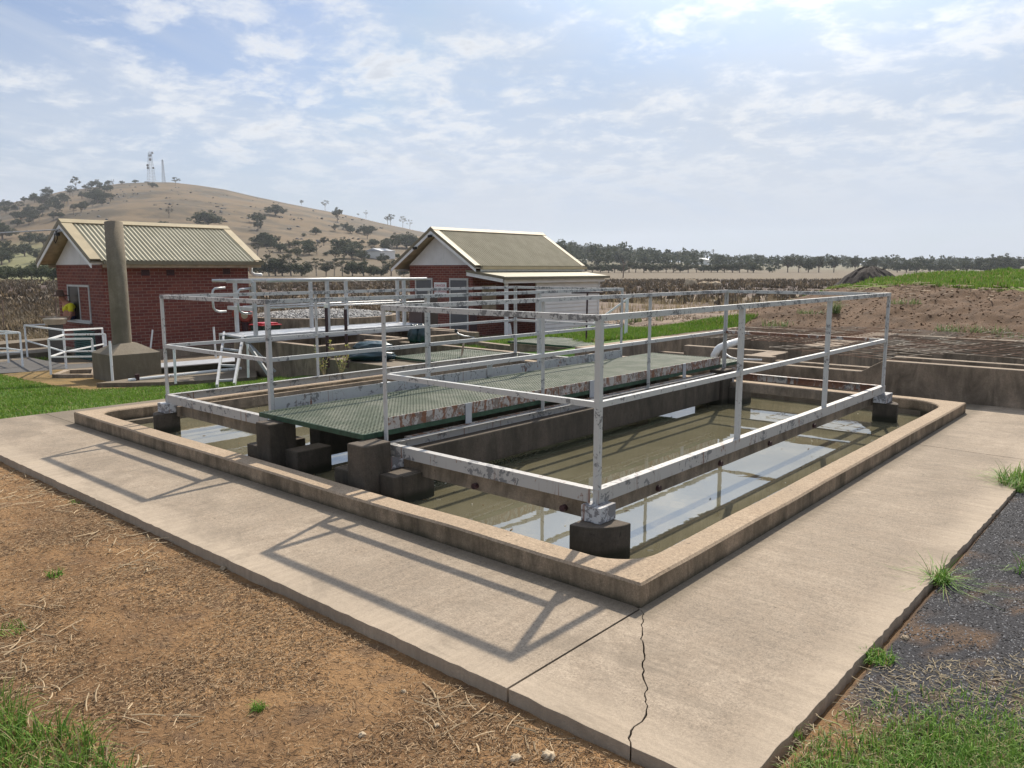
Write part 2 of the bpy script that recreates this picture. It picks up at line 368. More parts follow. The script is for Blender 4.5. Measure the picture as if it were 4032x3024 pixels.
# ------------------------------------------------------------------ ground heights
CP = np.array([(-7.9, 0, -.03), (-7.9, 3, -.03), (-7.9, 6.5, -.02), (-9, -2, -.10), (-9.8, 4.8, -.28), (-9.7, 3.2, -.24), (-11.3, 3.9, -.42), (-11.3, 4.8, -.46), (-12.4, 4.6, -.5), (-12.8, 3, -.44), (-12, 0, -.32), (-15, 3, -.46), (-15, -2, -.5),
    (-18, 3, -.62), (-20, 6, -.86), (-20, 9, -.9), (-24, 8, -.95), (-24, 3, -.9), (-30, 10, -1.0), (-30, -3, -1), (-40, 0, -1.1), (-38, 25, -1.1), (-17, 17, -.85), (-17, 22, -.95), (-22, 17, -.95),
    (-14, 15, -.6), (-12, 10, -.3), (-9.5, 15, .0), (-7.5, 11, .2), (-6.2, 13, .27), (-6.0, 10, .28), (-5.9, 8.3, .25), (-9, 8, -.05), (-7.2, 7.3, .02), (-11, 21, -.15), (-8, 26, -.5), (-12, 32, -1.0), (-2, 36, -1.0), (-25, 35, -1.1),
    (-4, -1.2, -.058), (-6.5, -1.2, -.058), (-2, -1.2, -.058), (-4, -4, -.10), (0, -1.3, -.056), (0, -3, -.1), (1.1, -.5, -.022), (1.1, 3, -.018), (1.1, 1.2, -.02), (2.5, 1, -.05), (3, -3, -.08), (1.1, 7, 0), (6, 3, 0), (3, 9, .2), (8, 13, .3), (0, 13.2, .3), (-3, 13.2, .3), (8, -8, -.1), (20, 0, -.1), (20, 20, .2), (-8, -3, -.1), (0, -15, -.2), (-20, -15, -.6), (-40, -18, -1), (3, 6.5, .02), (-7.9, -1, -.05)])
def gnear(x, y):
    x = np.asarray(x, float); y = np.asarray(y, float); sh = x.shape; x = x.ravel(); y = y.ravel(); z = np.zeros(len(x)); w = np.zeros(len(x))
    for c in CP:
        k = 1/((x-c[0])**2+(y-c[1])**2+.25)**1.6; z += k*c[2]; w += k
    z = z/w
    # earth mound beyond the basin
    mx = sst(x, -8.8, -5.2); yc = 17.0-.25*np.clip(x, -7, 6); foot = 13.25
    t = np.clip((y-foot)/(yc-foot), 0, 1.); m = .82*(t**.8)
    t2 = np.clip((y-yc)/9., 0, 1); m = m+(.33+.07*np.sin(x*.55+2.))*t2*t2*(3-2*t2)
    fall = sst(y, yc+16, yc+28); m = m*(1-fall)
    n = (fbm(x, y, .8, 5)-.5)*.26*np.clip(m*2, 0, 1)+((fbm(x, y, 3.2, 9, 5)-.5)*.15+(np.abs(fbm(x, y, 1.6, 13)-.5))*.2)*np.clip(m*3, 0, 1)*(1-t2)
    kk = mx*sst(y, 12.5, 14.5); z = z*(1-kk)+.28*kk; z = z+mx*(m+n)
    return z.reshape(sh)
# hill profile: photo column -> silhouette row (ground), crest distance, foot distance
HP = np.array([(-2600, 1000, 1000), (-1500, 930, 900), (-700, 905, 900), (-200, 860, 950), (0, 820, 980), (60, 800, 980), (130, 783, 990), (200, 768, 1000), (270, 752, 1000), (400, 735, 1000), (500, 721, 1000), (620, 716, 1000), (700, 717, 1000), (800, 729, 1000),
    (900, 745, 1000), (1000, 769, 1000), (1150, 802, 990), (1300, 832, 980), (1400, 852, 970), (1500, 877, 960), (1620, 903, 950), (1700, 920, 940), (1850, 950, 930), (2000, 985, 920), (2150, 1010, 900), (2300, 1022, 880), (2700, 1034, 900), (3200, 1040, 1200), (3600, 1043, 1500), (4100, 1046, 1800), (5000, 1050, 1800), (9000, 1050, 1800)], float)
def hill_h(lat, fwdd):
    ok = fwdd > 1e-3; col = np.where(ok, 2016+F*lat/np.maximum(fwdd, 1e-3), 9000.)
    col = np.clip(col, -2600, 9000); row = np.interp(col, HP[:, 0], HP[:, 1]); rc = np.interp(col, HP[:, 0], HP[:, 2])
    return row, rc, col
cp_, sp_ = math.cos(PITCH), math.sin(PITCH)
fh = np.array([-math.sin(YAW), math.cos(YAW)])
def gfar(x, y):
    x = np.asarray(x, float); y = np.asarray(y, float); dx = x-CAM[0]; dy = y-CAM[1]
    d = dx*fh[0]+dy*fh[1]; lat = dx*r0[0]+dy*r0[1]
    row, rc, col = hill_h(lat, d*cp_)
    tz = (np.sin(-PITCH)-np.cos(PITCH)*(row-1512)/F)/(np.cos(PITCH)-np.sin(PITCH)*(row-1512)/F)   # rise per metre forward
    zc = CAM[2]+tz*rc
    rf = 300.; t = np.clip((d-rf)/(rc-rf), 0, 1); t = t**1.22
    k = sst(rc, 850, 1000)
    prof = np.where(d <= rc, t+.05*np.sin(t*math.pi)*k, 1-.9*sst(d, rc, rc*2.2))
    base = -1.15-.0*d
    z = base+(zc-base)*prof
    amp = np.clip((zc+1)/110, 0, 1)*sst(d, rf, rf+200)*(1-sst(np.abs(d-rc), 0, 160)*0-(np.abs(d-rc) < 1)*1)
    gul = (fbm(x, y, .006, 31)-.5)*16+(fbm(x, y, .03, 37)-.5)*3.5
    z = z+gul*amp*np.clip(np.abs(rc-d)/250, 0, 1)
    return np.where(d < 5, -1.15, z)
def gz(x, y):
    if -38 < x < 22 and -16 < y < 38: return float(gnear(np.array([x]), np.array([y]))[0])
    return float(gfar(np.array([x]), np.array([y]))[0])
def hit(px, py, lo=30, hi=2500):       # where a sight line meets the far land
    d = ray(px, py); ss_ = np.geomspace(lo, hi, 900); p = CAM[None]+d[None]*ss_[:, None]; k = np.nonzero(gfar(p[:, 0], p[:, 1]) > p[:, 2])[0]
    i = k[0] if len(k) else len(ss_)-1; return p[i], float(ss_[i])
# near ground sheet
def lin(a, b, st): return list(np.arange(a, b-1e-6, st))
xs = lin(-45, -16, .8)+lin(-16, -7, .22)+lin(-7, -6.9, .1)+lin(-6.9, -5.6, .13)+lin(-5.6, 0, .05)+lin(0, 3.2, .05)+lin(3.2, 7, .2)+lin(7, 25, .9)+[25.]
ys = lin(-20, -3.6, .8)+lin(-3.6, -.9, .045)+lin(-.9, 0, .1)+lin(0, 6.8, .1)+lin(6.8, 7.5, .1)+lin(7.5, 12.9, .15)+lin(12.9, 19, .12)+lin(19, 30, .3)+lin(30, 45, .8)+[45.]
xs = np.array(xs); ys = np.array(ys); X, Y = np.meshgrid(xs, ys, indexing='ij')
Z = gnear(X, Y)
def roughz(x, y): return ((fbm(x, y, 9, 3)-.5)*.016+(fbm(x, y, 2.2, 8)-.5)*.024)*np.where(np.asarray(x) > .9, .45, 1.)
rough_ = roughz(X, Y)
padm = (X > -7.75) & (X < .98) & (Y > -.97) & (Y < 7.6)
Z = np.where(padm, np.minimum(Z, -.06), Z+rough_)
# colour of the ground surface by what covers it
g1 = fbm(X, Y, .9, 21); g2 = fbm(X, Y, 4, 22); g3 = fbm(X, Y, 14, 23)
dirt = np.array([.32, .188, .088]); dirt2 = np.array([.215, .125, .06]); grass = np.array([.06, .135, .018]); grass2 = np.array([.115, .17, .03]); straw = np.array([.26, .195, .14]); heath = np.array([.13, .09, .068]); grav = np.array([.055, .054, .058]); mound = np.array([.14, .084, .048])
def mixc(a, b, t): return a+(np.asarray(b)-a)*t[..., None]
C_ = np.zeros(X.shape+(3,))+dirt; C_ = mixc(C_, dirt2, sst(g1*.5+g2*.5, .4, .62)); C_ = mixc(C_, np.array([.12, .085, .06]), .5*sst(g3, .62, .75))
lawnm = np.maximum(sst(-X, 7.7, 7.85)*sst(Y, -1.6, -.8+0*X)*(1-sst(-X, 21, 24)), 0)
lawnm = lawnm*(1-sst(Y, 14.5, 16+g1*3)*1)
lawnm = np.where((X > -9.2) & (X < -5.6) & (Y > 7.4) & (Y < 14.2+g1), 1., lawnm)
bare = ((X < -11.6+g2*.5) & (X > -21) & (Y > 1.55+g2*.3) & (Y < 5)); lawnm = np.where(bare, .2*lawnm, lawnm)
yard = sst(-X, 11.5, 11.8)*sst(Y, 2.9, 3.2)*(1-sst(-X, 21, 21.5))*(1-sst(Y, 14, 15)); lawnm = lawnm*(1-yard); C_ = mixc(C_, np.array([.20, .155, .11]), yard)
C_ = mixc(C_, mixc(np.zeros_like(C_)+grass, grass2, sst(g2, .4, .7)), lawnm)
strm = sst(Y, 14.6+g1*2-1, 16+g1*2-1)*(1-sst(X, -8.5, -5.5))
C_ = mixc(C_, mixc(np.zeros_like(C_)+straw, heath, sst(g2*.6+g1*.4, .42, .6)), strm)
strm2 = sst(-X, 23, 26); C_ = mixc(C_, mixc(np.zeros_like(C_)+straw*.8, heath, sst(g2, .4, .6)), strm2)
yc_ = 17.0-.25*np.clip(X, -7, 6); mm_ = sst(X, -8.2, -6)*sst(Y, 13.1, 13.4)
C_ = mixc(C_, mixc(np.zeros_like(C_)+mound, mound*.6, sst(g2*.5+g3*.5, .45, .65)), mm_)
C_ = mixc(C_, mixc(np.zeros_like(C_)+grass2, np.array([.16, .25, .03]), sst(g1, .4, .6)), mm_*sst(Y-yc_+(g1-.5)*1.6, -.25, .2))
gm = sst(X, .95, 1.0)*sst(Y+(X-1)*.8+(g2-.5)*.5, -.22, .05)*(1-sst(Y, 5, 6)); C_ = mixc(C_, grav, gm*(1-.6*sst(g2*.6+g3*.4, .58, .68)))
gg = sst(-(Y-1.55*(X-1)-.05)+(g2-.5)*.5, .6, .95)*sst(X, 1.02, 1.15); C_ = mixc(C_, grass, gg*.8)
nx, ny = X.shape; idx = np.arange(nx*ny).reshape(nx, ny)
xc = (xs[:-1]+xs[1:])/2; yc2 = (ys[:-1]+ys[1:])/2; XC, YC = np.meshgrid(xc, yc2, indexing='ij')
hole = ((XC > -6.9) & (XC < 0) & (YC > 0) & (YC < 6.8)) | ((XC > -5.6) & (XC < 7) & (YC > 7.5) & (YC < 12.9))
keep = ~hole
FA = np.stack([idx[:-1, :-1][keep], idx[1:, :-1][keep], idx[1:, 1:][keep], idx[:-1, 1:][keep]], 1)
o = npmesh('ground', np.stack([X, Y, Z], -1).reshape(-1, 3), FA, M['ground'], col=C_.reshape(-1, 3)); tag(o, kind='structure')
o.data.polygons.foreach_set('use_smooth', [True]*len(o.data.polygons))
# far land sheet (polar)
rs = np.concatenate([np.arange(14, 60, 3), np.geomspace(60, 300, 34), np.arange(308, 1500, 7.), np.geomspace(1510, 3300, 14)])
def azs(px): return math.atan((px-2016)/F/ (cp_))
inner = np.linspace(R(-46), R(46), 420); outer = np.linspace(R(46), R(360-46), 90)[1:-1]; az = np.concatenate([inner, outer])
RR, AA = np.meshgrid(rs, az, indexing='ij')
FD = np.where(np.abs(AA) < R(50), RR/np.maximum(np.cos(AA), .6), RR/.62)
XX = CAM[0]+FD*(np.cos(AA)*fh[0]+np.sin(AA)*r0[0]); YY = CAM[1]+FD*(np.cos(AA)*fh[1]+np.sin(AA)*r0[1])
ZZ = gfar(XX, YY)
ins = (XX > -43.5) & (XX < 23.5) & (YY > -18.5) & (YY < 43.5)
ZZ = np.where(ins, -5., np.where((XX > -46) & (XX < 26) & (YY > -21) & (YY < 46), np.minimum(ZZ, -1.2), ZZ))
f1 = fbm(XX, YY, .02, 41); f2 = fbm(XX, YY, .11, 42); f3 = fbm(XX, YY, .004, 43)
dd = (XX-CAM[0])*fh[0]+(YY-CAM[1])*fh[1]; colx = 2016+F*((XX-CAM[0])*r0[0]+(YY-CAM[1])*r0[1])/np.maximum(dd, 1)/cp_
heathc = np.array([.085, .058, .046]); strawc = np.array([.24, .18, .115]); pale = np.array([.16, .122, .074]); olive = np.array([.19, .185, .085])
CC = np.zeros(XX.shape+(3,))+strawc*.8; CC = mixc(CC, heathc, sst(f1*.5+f2*.5+.25*sst(dd, 70, 110)-.10, .38, .5))
CC = mixc(CC, pale*.85, sst(dd, 195, 215)*(f1*0+1)); 
CC = mixc(CC, olive, (1-sst(colx, 300, 700))*sst(dd, 130, 170))
CC = mixc(CC, mixc(np.zeros_like(CC)+np.array([.16, .112, .06]), np.array([.085, .066, .04]), sst(f1*.6+f2*.4, .42, .62)), sst(dd, 430, 520)*(1-sst(colx, 1900, 2300)))
CC = mixc(CC, np.array([.12, .115, .10]), .75*sst(f2*.55+fbm(XX, YY, .35, 44)*.45, .60, .70)*sst(dd, 600, 800)*(1-sst(colx, 1500, 2000)))
CC = mixc(CC, np.array([.16, .15, .09]), sst(dd, 400, 600)*sst(colx, 2000, 2300)*.7)
nr, na = XX.shape; idx = np.arange(nr*na).reshape(nr, na); nxt = np.roll(idx, -1, axis=1)
FA = np.stack([idx[:-1], nxt[:-1], nxt[1:], idx[1:]], -1).reshape(-1, 4)[:, ::-1]
o = npmesh('terrain', np.stack([XX, YY, ZZ], -1).reshape(-1, 3), FA, M['land'], col=CC.reshape(-1, 3)); tag(o, kind='structure')
o.data.polygons.foreach_set('use_smooth', [True]*len(o.data.polygons))

# ------------------------------------------------------------------ pavement slabs (joint and crack are real gaps)
crack = [(.0, -.0), (.044, -.043), (.075, -.10), (.114, -.171), (.16, -.25), (.20, -.30), (.259, -.384), (.30, -.47), (.36, -.555), (.411, -.612), (.43, -.66), (.449, -.692), (.499, -.762), (.508, -.834), (.523, -.904), (.562, -.97)]
cr = [crack[0]]
for a, b in zip(crack[:-1], crack[1:]):
    for t in (.33, .66, 1):
        k = .006 if t < 1 else 0; cr.append((a[0]+(b[0]-a[0])*t+random.uniform(-k, k)*1.3, a[1]+(b[1]-a[1])*t+random.uniform(-k, k)))
def wav(x0, y0, x1, y1, n, amp, seed):     # slightly uneven slab edge
    rr = random.Random(seed); return [(x0+(x1-x0)*i/n+(rr.uniform(-amp, amp) if 0 < i < n else 0), y0+(y1-y0)*i/n+(rr.uniform(-amp, amp) if 0 < i < n else 0)) for i in range(n+1)]
pb = MB()
fe = wav(-7.77, -.985, -.004, -.96, 150, .004, 1)
pb.prism(fe+[(-.004, .05), (-6.6, .05), (-6.6, .0), (-7.77, .0)], -.12, 0.)
pb.prism([(-7.77, .006), (-6.6, .006), (-6.6, 7.5), (-7.72, 7.5)], -.12, -.001)
pb.prism([(-6.6, 6.6), (-.1, 6.6), (-.1, 7.62), (-6.6, 7.62)], -.12, -.001)
e2 = wav(.006, -.96, cr[-1][0]-.003, -.965, 6, .005, 2)
pb.prism(e2+[(x-random.uniform(.0006, .0055), y) for x, y in cr[::-1][1:-1]]+[(.006, -.008)], -.12, .0)
e3 = wav(cr[-1][0]+.003, -.965, .93, -.955, 6, .004, 3); e4 = wav(.935, -.955, .99, 4.655, 130, .0045, 4)
pb.prism(e3+e4[1:]+[(-.1, 4.655+.055), (-.1, .02)]+[(x+.0028, y) for x, y in cr[1:-1]], -.12, -.0)
pb.prism([(-.1, 4.72), (.99, 4.663), (1.02, 7.62), (-.1, 7.62)], -.12, -.0)
pb.prism([(1.03, 5.2), (3.0, 5.2), (3.0, 7.62), (1.03, 7.62)], -.12, -.0)
o = pb.build('pavement', M['paving'], bevel=.006); tag(o, kind='structure')

# ------------------------------------------------------------------ settling tank
HK = .119; WZ = -.05
tank = thing('settling_tank', 'square concrete settling tank with low kerb full of murky water, nearest the camera', 'tank', (-3.45, 3.4, 0))
def rrect(x0, y0, x1, y1, rr_, n=8):
    pts = []
    for q_, (sx1, sy1, a) in enumerate(((1, 0, -90), (1, 1, 0), (0, 1, 90), (0, 0, 180))):
        r_ = rr_[q_]; cx = x1-r_ if sx1 else x0+r_; cy = y1-r_ if sy1 else y0+r_
        for k in range(n+1): t = R(a+90*k/n); pts.append((cx+r_*math.cos(t), cy+r_*math.sin(t)))
    return pts
inn = rrect(-6.70, .17, -.165, 6.62, (.24, .36, .3, .16))
def outer_of(i):
    q = i//9; k = i % 9; cs = [(0, 0), (0, 6.8), (-6.9, 6.8), (-6.9, 0)][q]; p = inn[i]
    if k == 4: return cs
    if q == 0: return (p[0], 0) if k < 4 else (0, p[1])
    if q == 1: return (0, p[1]) if k < 4 else (p[0], 6.8)
    if q == 2: return (p[0], 6.8) if k < 4 else (-6.9, p[1])
    return (-6.9, p[1]) if k < 4 else (p[0], 0)
outl = [outer_of(i) for i in range(36)]
# subdivide straight runs so the cast edges can wander a little
def dens(i_, o_):
    I = []; O = []; n = len(i_)
    for a in range(n):
        b = (a+1) % n; L = math.dist(i_[a], i_[b]); k = max(1, int(L/.22))
        for t in range(k):
            f = t/k; I.append((i_[a][0]*(1-f)+i_[b][0]*f, i_[a][1]*(1-f)+i_[b][1]*f)); O.append((o_[a][0]*(1-f)+o_[b][0]*f, o_[a][1]*(1-f)+o_[b][1]*f))
    return I, O
I2, O2 = dens(inn, outl); n = len(I2)
def lift(x, y): return (vnoise(np.array([x]), np.array([y]), 1.6, 77)[0]-.5)*.012
kv = []
for (x, y) in O2: kv.append((x, y, -.12))
for (x, y) in O2:
    kv.append((x, y, HK-.012+lift(x, y)))
for (x, y), (xi, yi) in zip(O2, I2):
    d = np.array([xi-x, yi-y]); d = d/np.linalg.norm(d)*.012; kv.append((x+d[0], y+d[1], HK+lift(x, y)))
for (x, y), (xo, yo) in zip(I2, O2):
    d = np.array([xo-x, yo-y]); d = d/np.linalg.norm(d)*.012; kv.append((x+d[0], y+d[1], HK+lift(x, y)))
for (x, y) in I2: kv.append((x, y, HK-.012+lift(x, y)))
for (x, y) in I2: kv.append((x, y, -1.0))
kf = [(l*n+i, l*n+(i+1) % n, (l+1)*n+(i+1) % n, (l+1)*n+i) for l in range(5) for i in range(n)]
mesh('kerb', kv, kf, M['kerb'], tank)
MB().box(-6.72, .18, -1.05, -.18, 6.62, -1.0).build('tank_floor', M['wetconc'], tank)
X0, X1, X2, X3 = -.6444, -2.5473, -4.0441, -5.9851; YF, YR = .5586, 5.9996; ZT, ZM, ZB = 1.345, .849, .337
YP = [YF, 2.385, 4.195, YR]
def column(cx, cy, a0, lab=None):
    b = MB(); pts = [(cx, cy)]+[(cx+.36*math.cos(R(a0+t)), cy+.36*math.sin(R(a0+t))) for t in range(0, 91, 10)]
    return pts
# corner pedestals: quarter-round concrete stubs
for cx, cy, sx_, sy_ in ((X0, YF, 1, -1), (X0, YR, 1, 1), (X3, YF, -1, -1), (X3, YR, -1, 1)):
    b = MB(); ox = cx-sx_*.085; oy = cy-sy_*.095
    pts = [(ox, oy)]+[(ox+sx_*.255*math.sin(R(t)), oy+sy_*.255*math.cos(R(t))) for t in range(0, 91, 10)]
    if sx_*sy_ > 0: pts = pts[::-1]
    b.prism(pts, -1., .155); b.build('pedestal', M['wetconc'], tank, bevel=.008)
# launder trough under the walkway: two long walls and stepped piers at each end
for xw0, xw1, xb1 in ((-2.60, -2.41, -2.25), (-3.80, -3.60, -3.42)):
    b = MB(); b.box(xw0+.01, .76, .015, xw1-.035, 5.72, .268); b.build('trough_wall', M['wetconc'], tank, bevel=.01)
    for y0 in (.26, 5.74):
        b = MB(); b.box(xw0, y0, -1., xw1, y0+.25, .378); b.build('pier', M['wetconc'], tank, bevel=.012)
        b = MB(); b.box(xw0-.20, y0+.03, -1., xw0-.028, y0+.26, .165); b.build('pier_step', M['wetconc'], tank, bevel=.01)
        b = MB(); b.box(xw1+.004 if y0 < 1 else xw1+.004, y0+.13, -1., xb1, y0+.46, .16); b.build('pier_step', M['wetconc'], tank, bevel=.01)
MB().box(-2.66, .47, -1., -2.24, .77, .154).build('post_plinth', M['wetconc'], tank, bevel=.01); MB().box(-4.16, .47, -1., -3.86, .77, .154).build('post_plinth', M['wetconc'], tank, bevel=.01)
MB().box(X2+.2, 1.2, -1, X1-.2, 1.34, -.09).build('cross_wall', M['wetconc'], tank)
# scum boards hanging into the water under the rails
for a, b_ in (((X0-.05, YF+.11), (X1+.05, YF+.11)), ((X0-.12, YF+.05), (X0-.12, YR)), ((X1, YR-.06), (X0, YR-.06)), ((X3+.05, YF+.11), (X2, YF+.11)), ((X3+.12, YF+.05), (X3+.12, YR)), ((X3, YR-.06), (X2, YR-.06))):
    bb = MB(); za, zb = .115, .218
    bb.beam((a[0], a[1], (za+zb)/2), (b_[0], b_[1], (za+zb)/2), .035, zb-za)
    bb.build('scum_board', M['conc'], tank, bevel=.004)
# bolts on the boards
for y in (1.4, 2.3, 3.2, 4.2): 
    MB().tube([(X0-.105, y, .15), (X0-.08, y, .15)], .022, 8).build('bolt', M['maroon'], tank)
for x in (-.95, -1.7): MB().tube([(x, YF+.095, .15), (x, YF+.06, .15)], .022, 8).build('bolt', M['maroon'], tank)
o = mesh('water', [(-6.75, .15, WZ), (-.15, .15, WZ), (-.15, 6.64, WZ), (-6.75, 6.64, WZ)], [(0, 1, 2, 3)], M['water']); tag(o, kind='structure')

# ------------------------------------------------------------------ handrail frames round the two bays
def angle_beam(b, a, c, s1, s2, t=.005):     # L-section: leg vectors s1, s2 from the outer corner line
    a = np.array(a, float); c = np.array(c, float); s1 = np.array(s1, float); s2 = np.array(s2, float); d = c-a
    n1 = s1/np.linalg.norm(s1); n2 = s2/np.linalg.norm(s2)
    b.ext([a, a+s1, a+s1+n2*t, a+n1*t+n2*t, a+n1*t+s2, a+s2], d)
def frame(name, label, xa, xb, rusty):
    root = thing(name, label, 'handrail', (xa, YF, 0), 'white steel handrail frames standing over the tank')
    w_ = .034; h_r = .036
    for xi, x in enumerate((xa, xb)):
        sx_ = 1 if x == xa else -1
        for j, y in enumerate(YP):
            b = MB(); sy_ = 1 if j < 3 else -1
            corner = j in (0, 3); zb0 = .20 if corner else .30
            angle_beam(b, (x, y, zb0), (x, y, ZT-h_r-.001), (sx_*(w_+.002), 0, 0), (0, sy_*(w_+.002), 0))
            b.build('post', M['rail'], root)
            if corner:
                s_ = 1 if j == 0 else -1
                MB().box(x-.075, y-.06 if j == 0 else y-.12, .156, x+.105 if xi == 0 else x+.06, y+.10, .252).build('base_block', M['block'], root, bevel=.004)
    for z, nm, mt, h in ((ZT, 'top_rail', M['railtop'], .032), (ZM, 'mid_rail', M['rail'], .030)):
        for x in (xa, xb):
            b = MB(); s_ = 1 if x == xa else -1; e_ = -.002 if z == ZT else .040; o_ = -.0015 if z == ZT else .004
            b.box(x+s_*o_, YF+e_, z-h-.004, x+s_*(w_+o_), YR-e_, z); b.build(nm, mt, root)
        for y in (YF, YR):
            b = MB(); s_ = 1 if y == YF else -1; m2 = M['rustrail'] if (y == YR and rusty and z == ZM) else mt
            o_ = -.0015 if z == ZT else .004; b.box(xa+w_+.005, y+s_*o_, z-h-.005, xb-w_-.005, y+s_*(w_+o_), z-.001); b.build(nm, m2, root)
    for x in (xa, xb):     # bottom channels
        b = MB(); s_ = 1 if x == xa else -1
        angle_beam(b, (x-s_*.006, YF-.006, ZB), (x-s_*.006, YR+.006, ZB), (s_*.055, 0, 0), (0, 0, -.082)); b.build('bottom_channel', M['channel'], root)
    for y in (YF, YR):
        b = MB(); s_ = 1 if y == YF else -1
        angle_beam(b, (xa+.05, y-s_*.008, ZB-.001), (xb-.05, y-s_*.008, ZB-.001), (0, s_*.055, 0), (0, 0, -.082)); b.build('bottom_channel', M['rustrail'] if (y == YR and rusty) else M['channel'], root)
    return root
frame('handrail_frame', 'peeling white handrail frame on the right half of the tank, nearest the camera', X1, X0, True)
frame('handrail_frame', 'peeling white handrail frame on the left half of the tank, nearer the pole', X3, X2, False)

# ------------------------------------------------------------------ gratings
def grating(name, root, x0, x1, y0, y1, z, px_, py_, w_, h_, mt, frame_mat, fh_=.035, diag=False):
    b = MB()
    if not diag:
        h0, h_ = h_, .0045
        for i in range(int((x1-x0)/px_)+1): x = x0+i*px_; b.box(x-w_/2, y0, z-h_, x+w_/2, y1, z)
        for i in range(int((y1-y0)/py_)+1): y = y0+i*py_; b.box(x0, y-w_/2, z-h_-.0011, x1, y+w_/2, z-.0011)
    h_ = h0; lo = MB()  # dark under-bars paint shade into the holes below the weathered pale tops
    for i in range(int((x1-x0)/px_)+1): x = x0+i*px_; lo.box(x-w_*.4, y0, z-h_-.004, x+w_*.4, y1, z-.0056)
    for i in range(int((y1-y0)/py_)+1): y = y0+i*py_; lo.box(x0, y-w_*.4, z-h_-.0046, x1, y+w_*.4, z-.0062)
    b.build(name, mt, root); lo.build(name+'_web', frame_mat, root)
    f = MB(); t = .012
    f.box(x0-t, y0-t, z-fh_, x1+t, y0-.001, z+.003).box(x0-t, y1+.001, z-fh_, x1+t, y1+t, z+.003).box(x0-t, y0, z-fh_-.0005, x0-.001, y1, z+.002).box(x1+.001, y0, z-fh_-.0005, x1+t, y1, z+.002)
    f.build('edge_frame', frame_mat, root)
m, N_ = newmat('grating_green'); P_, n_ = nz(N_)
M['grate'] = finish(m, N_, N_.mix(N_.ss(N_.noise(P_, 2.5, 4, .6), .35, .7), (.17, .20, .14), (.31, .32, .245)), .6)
wk = thing('walkway', 'green grating walkway with rusted toe boards crossing the tank', 'walkway', (-3.26, .4, 0))
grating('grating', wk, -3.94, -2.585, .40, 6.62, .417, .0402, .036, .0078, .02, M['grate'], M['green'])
for x, mt in ((-2.583, M['toe']), ):
    MB().box(x, YF+.035, .418, x+.006, 5.98, .512).build('toe_board', mt, wk)
MB().box(-4.045, YF+.035, .40, -4.038, 5.98, .505).build('toe_board', M['toe2'], wk)
for y in (1.467, 3.207, 5.051):
    MB().box(-2.572, y-.035, .345, -2.565, y+.035, .515).build('bracket', M['lattice'], wk)
MB().box(-4.03, 3.26, .43, -4.02, 3.34, .545).box(-4.03, 3.26, .545, -3.985, 3.34, .552).build('bracket', M['toe2'], wk)
MB().box(-4.03, 1.75, .506, -3.99, 1.85, .513).build('bracket', M['whitepaint'], wk)
MB().box(-2.60, .80, .31, -2.56, 6.6, .34).box(-4.06, .8, .31, -4.02, 6.6, .34).build('bearer', M['toe'], wk)
# ------------------------------------------------------------------ inlet channel walls and the screened basin behind the tank
ch = thing('channel_walls', 'long dark concrete channel walls with a sloping step, behind the tank', 'concrete wall', (1, 7.6, 0))
def stepwall(y, th, xa, xs0, xs1, zl, zh, xe, z0=-.9):
    b = MB(); poly = [(xa, y, z0), (xe, y, z0), (xe, y, zh), (xs1, y, zh), (xs0, y, zl), (xa, y, zl)]
    b.ext(poly, (0, th, 0)); return b
stepwall(7.50, .13, -3.05, -1.36, -1.10, .285, .445, 6.5, -.2).build('wall', M['conc'], ch, bevel=.012)
stepwall(7.98, .12, -2.72, -1.36, -1.10, .285, .455, 6.5).build('wall', M['conc'], ch, bevel=.012)
MB().box(-3.05, 7.64, .0, 6.5, 7.97, .02).build('channel_bed', M['wetconc'], ch)
bs = thing('settling_basin', 'sunken concrete basin with thick inner walls under rusty mesh, right of the walkway end', 'basin', (-1.5, 10.5, 0))
MB().box(-5.75, 7.2, -.9, -5.55, 13.1, .34).build('wall', M['conc'], bs, bevel=.015)
MB().box(-5.54, 12.9, -.9, 7.1, 13.1, .36).build('wall', M['conc'], bs, bevel=.015)
MB().box(-5.6, 7.5, -1., 7.0, 12.95, -.93).build('basin_floor', M['wetconc'], bs)
MB().box(-2.86, 9.35, -.9, -2.36, 12.88, .40).build('inner_wall', M['conc'], bs, bevel=.03)
MB().box(-3.2, 7.95, -.9, -2.74, 8.12, .33).box(-3.16, 8.121, -.9, -2.84, 8.72, .328).box(-4.6, 8.721, -.9, -2.86, 8.86, .33).build('baffle_wall', M['conc'], bs, bevel=.012)
MB().box(-5.54, 9.5, -.9, -2.88, 9.62, .10).build('inner_wall', M['conc'], bs, bevel=.012)
MB().box(-5.54, 7.25, -.9, -4.05, 7.37, .24).build('inner_wall', M['conc'], bs, bevel=.012)
MB().box(-4.0, 7.0, -.3, -3.15, 7.14, .26).build('inner_wall', M['conc'], bs, bevel=.012)
o = mesh('water', [(-5.5, 9.6, -.35), (6.9, 9.6, -.35), (6.9, 12.9, -.35), (-5.5, 12.9, -.35)], [(0, 1, 2, 3)], M['water']); tag(o, kind='structure')
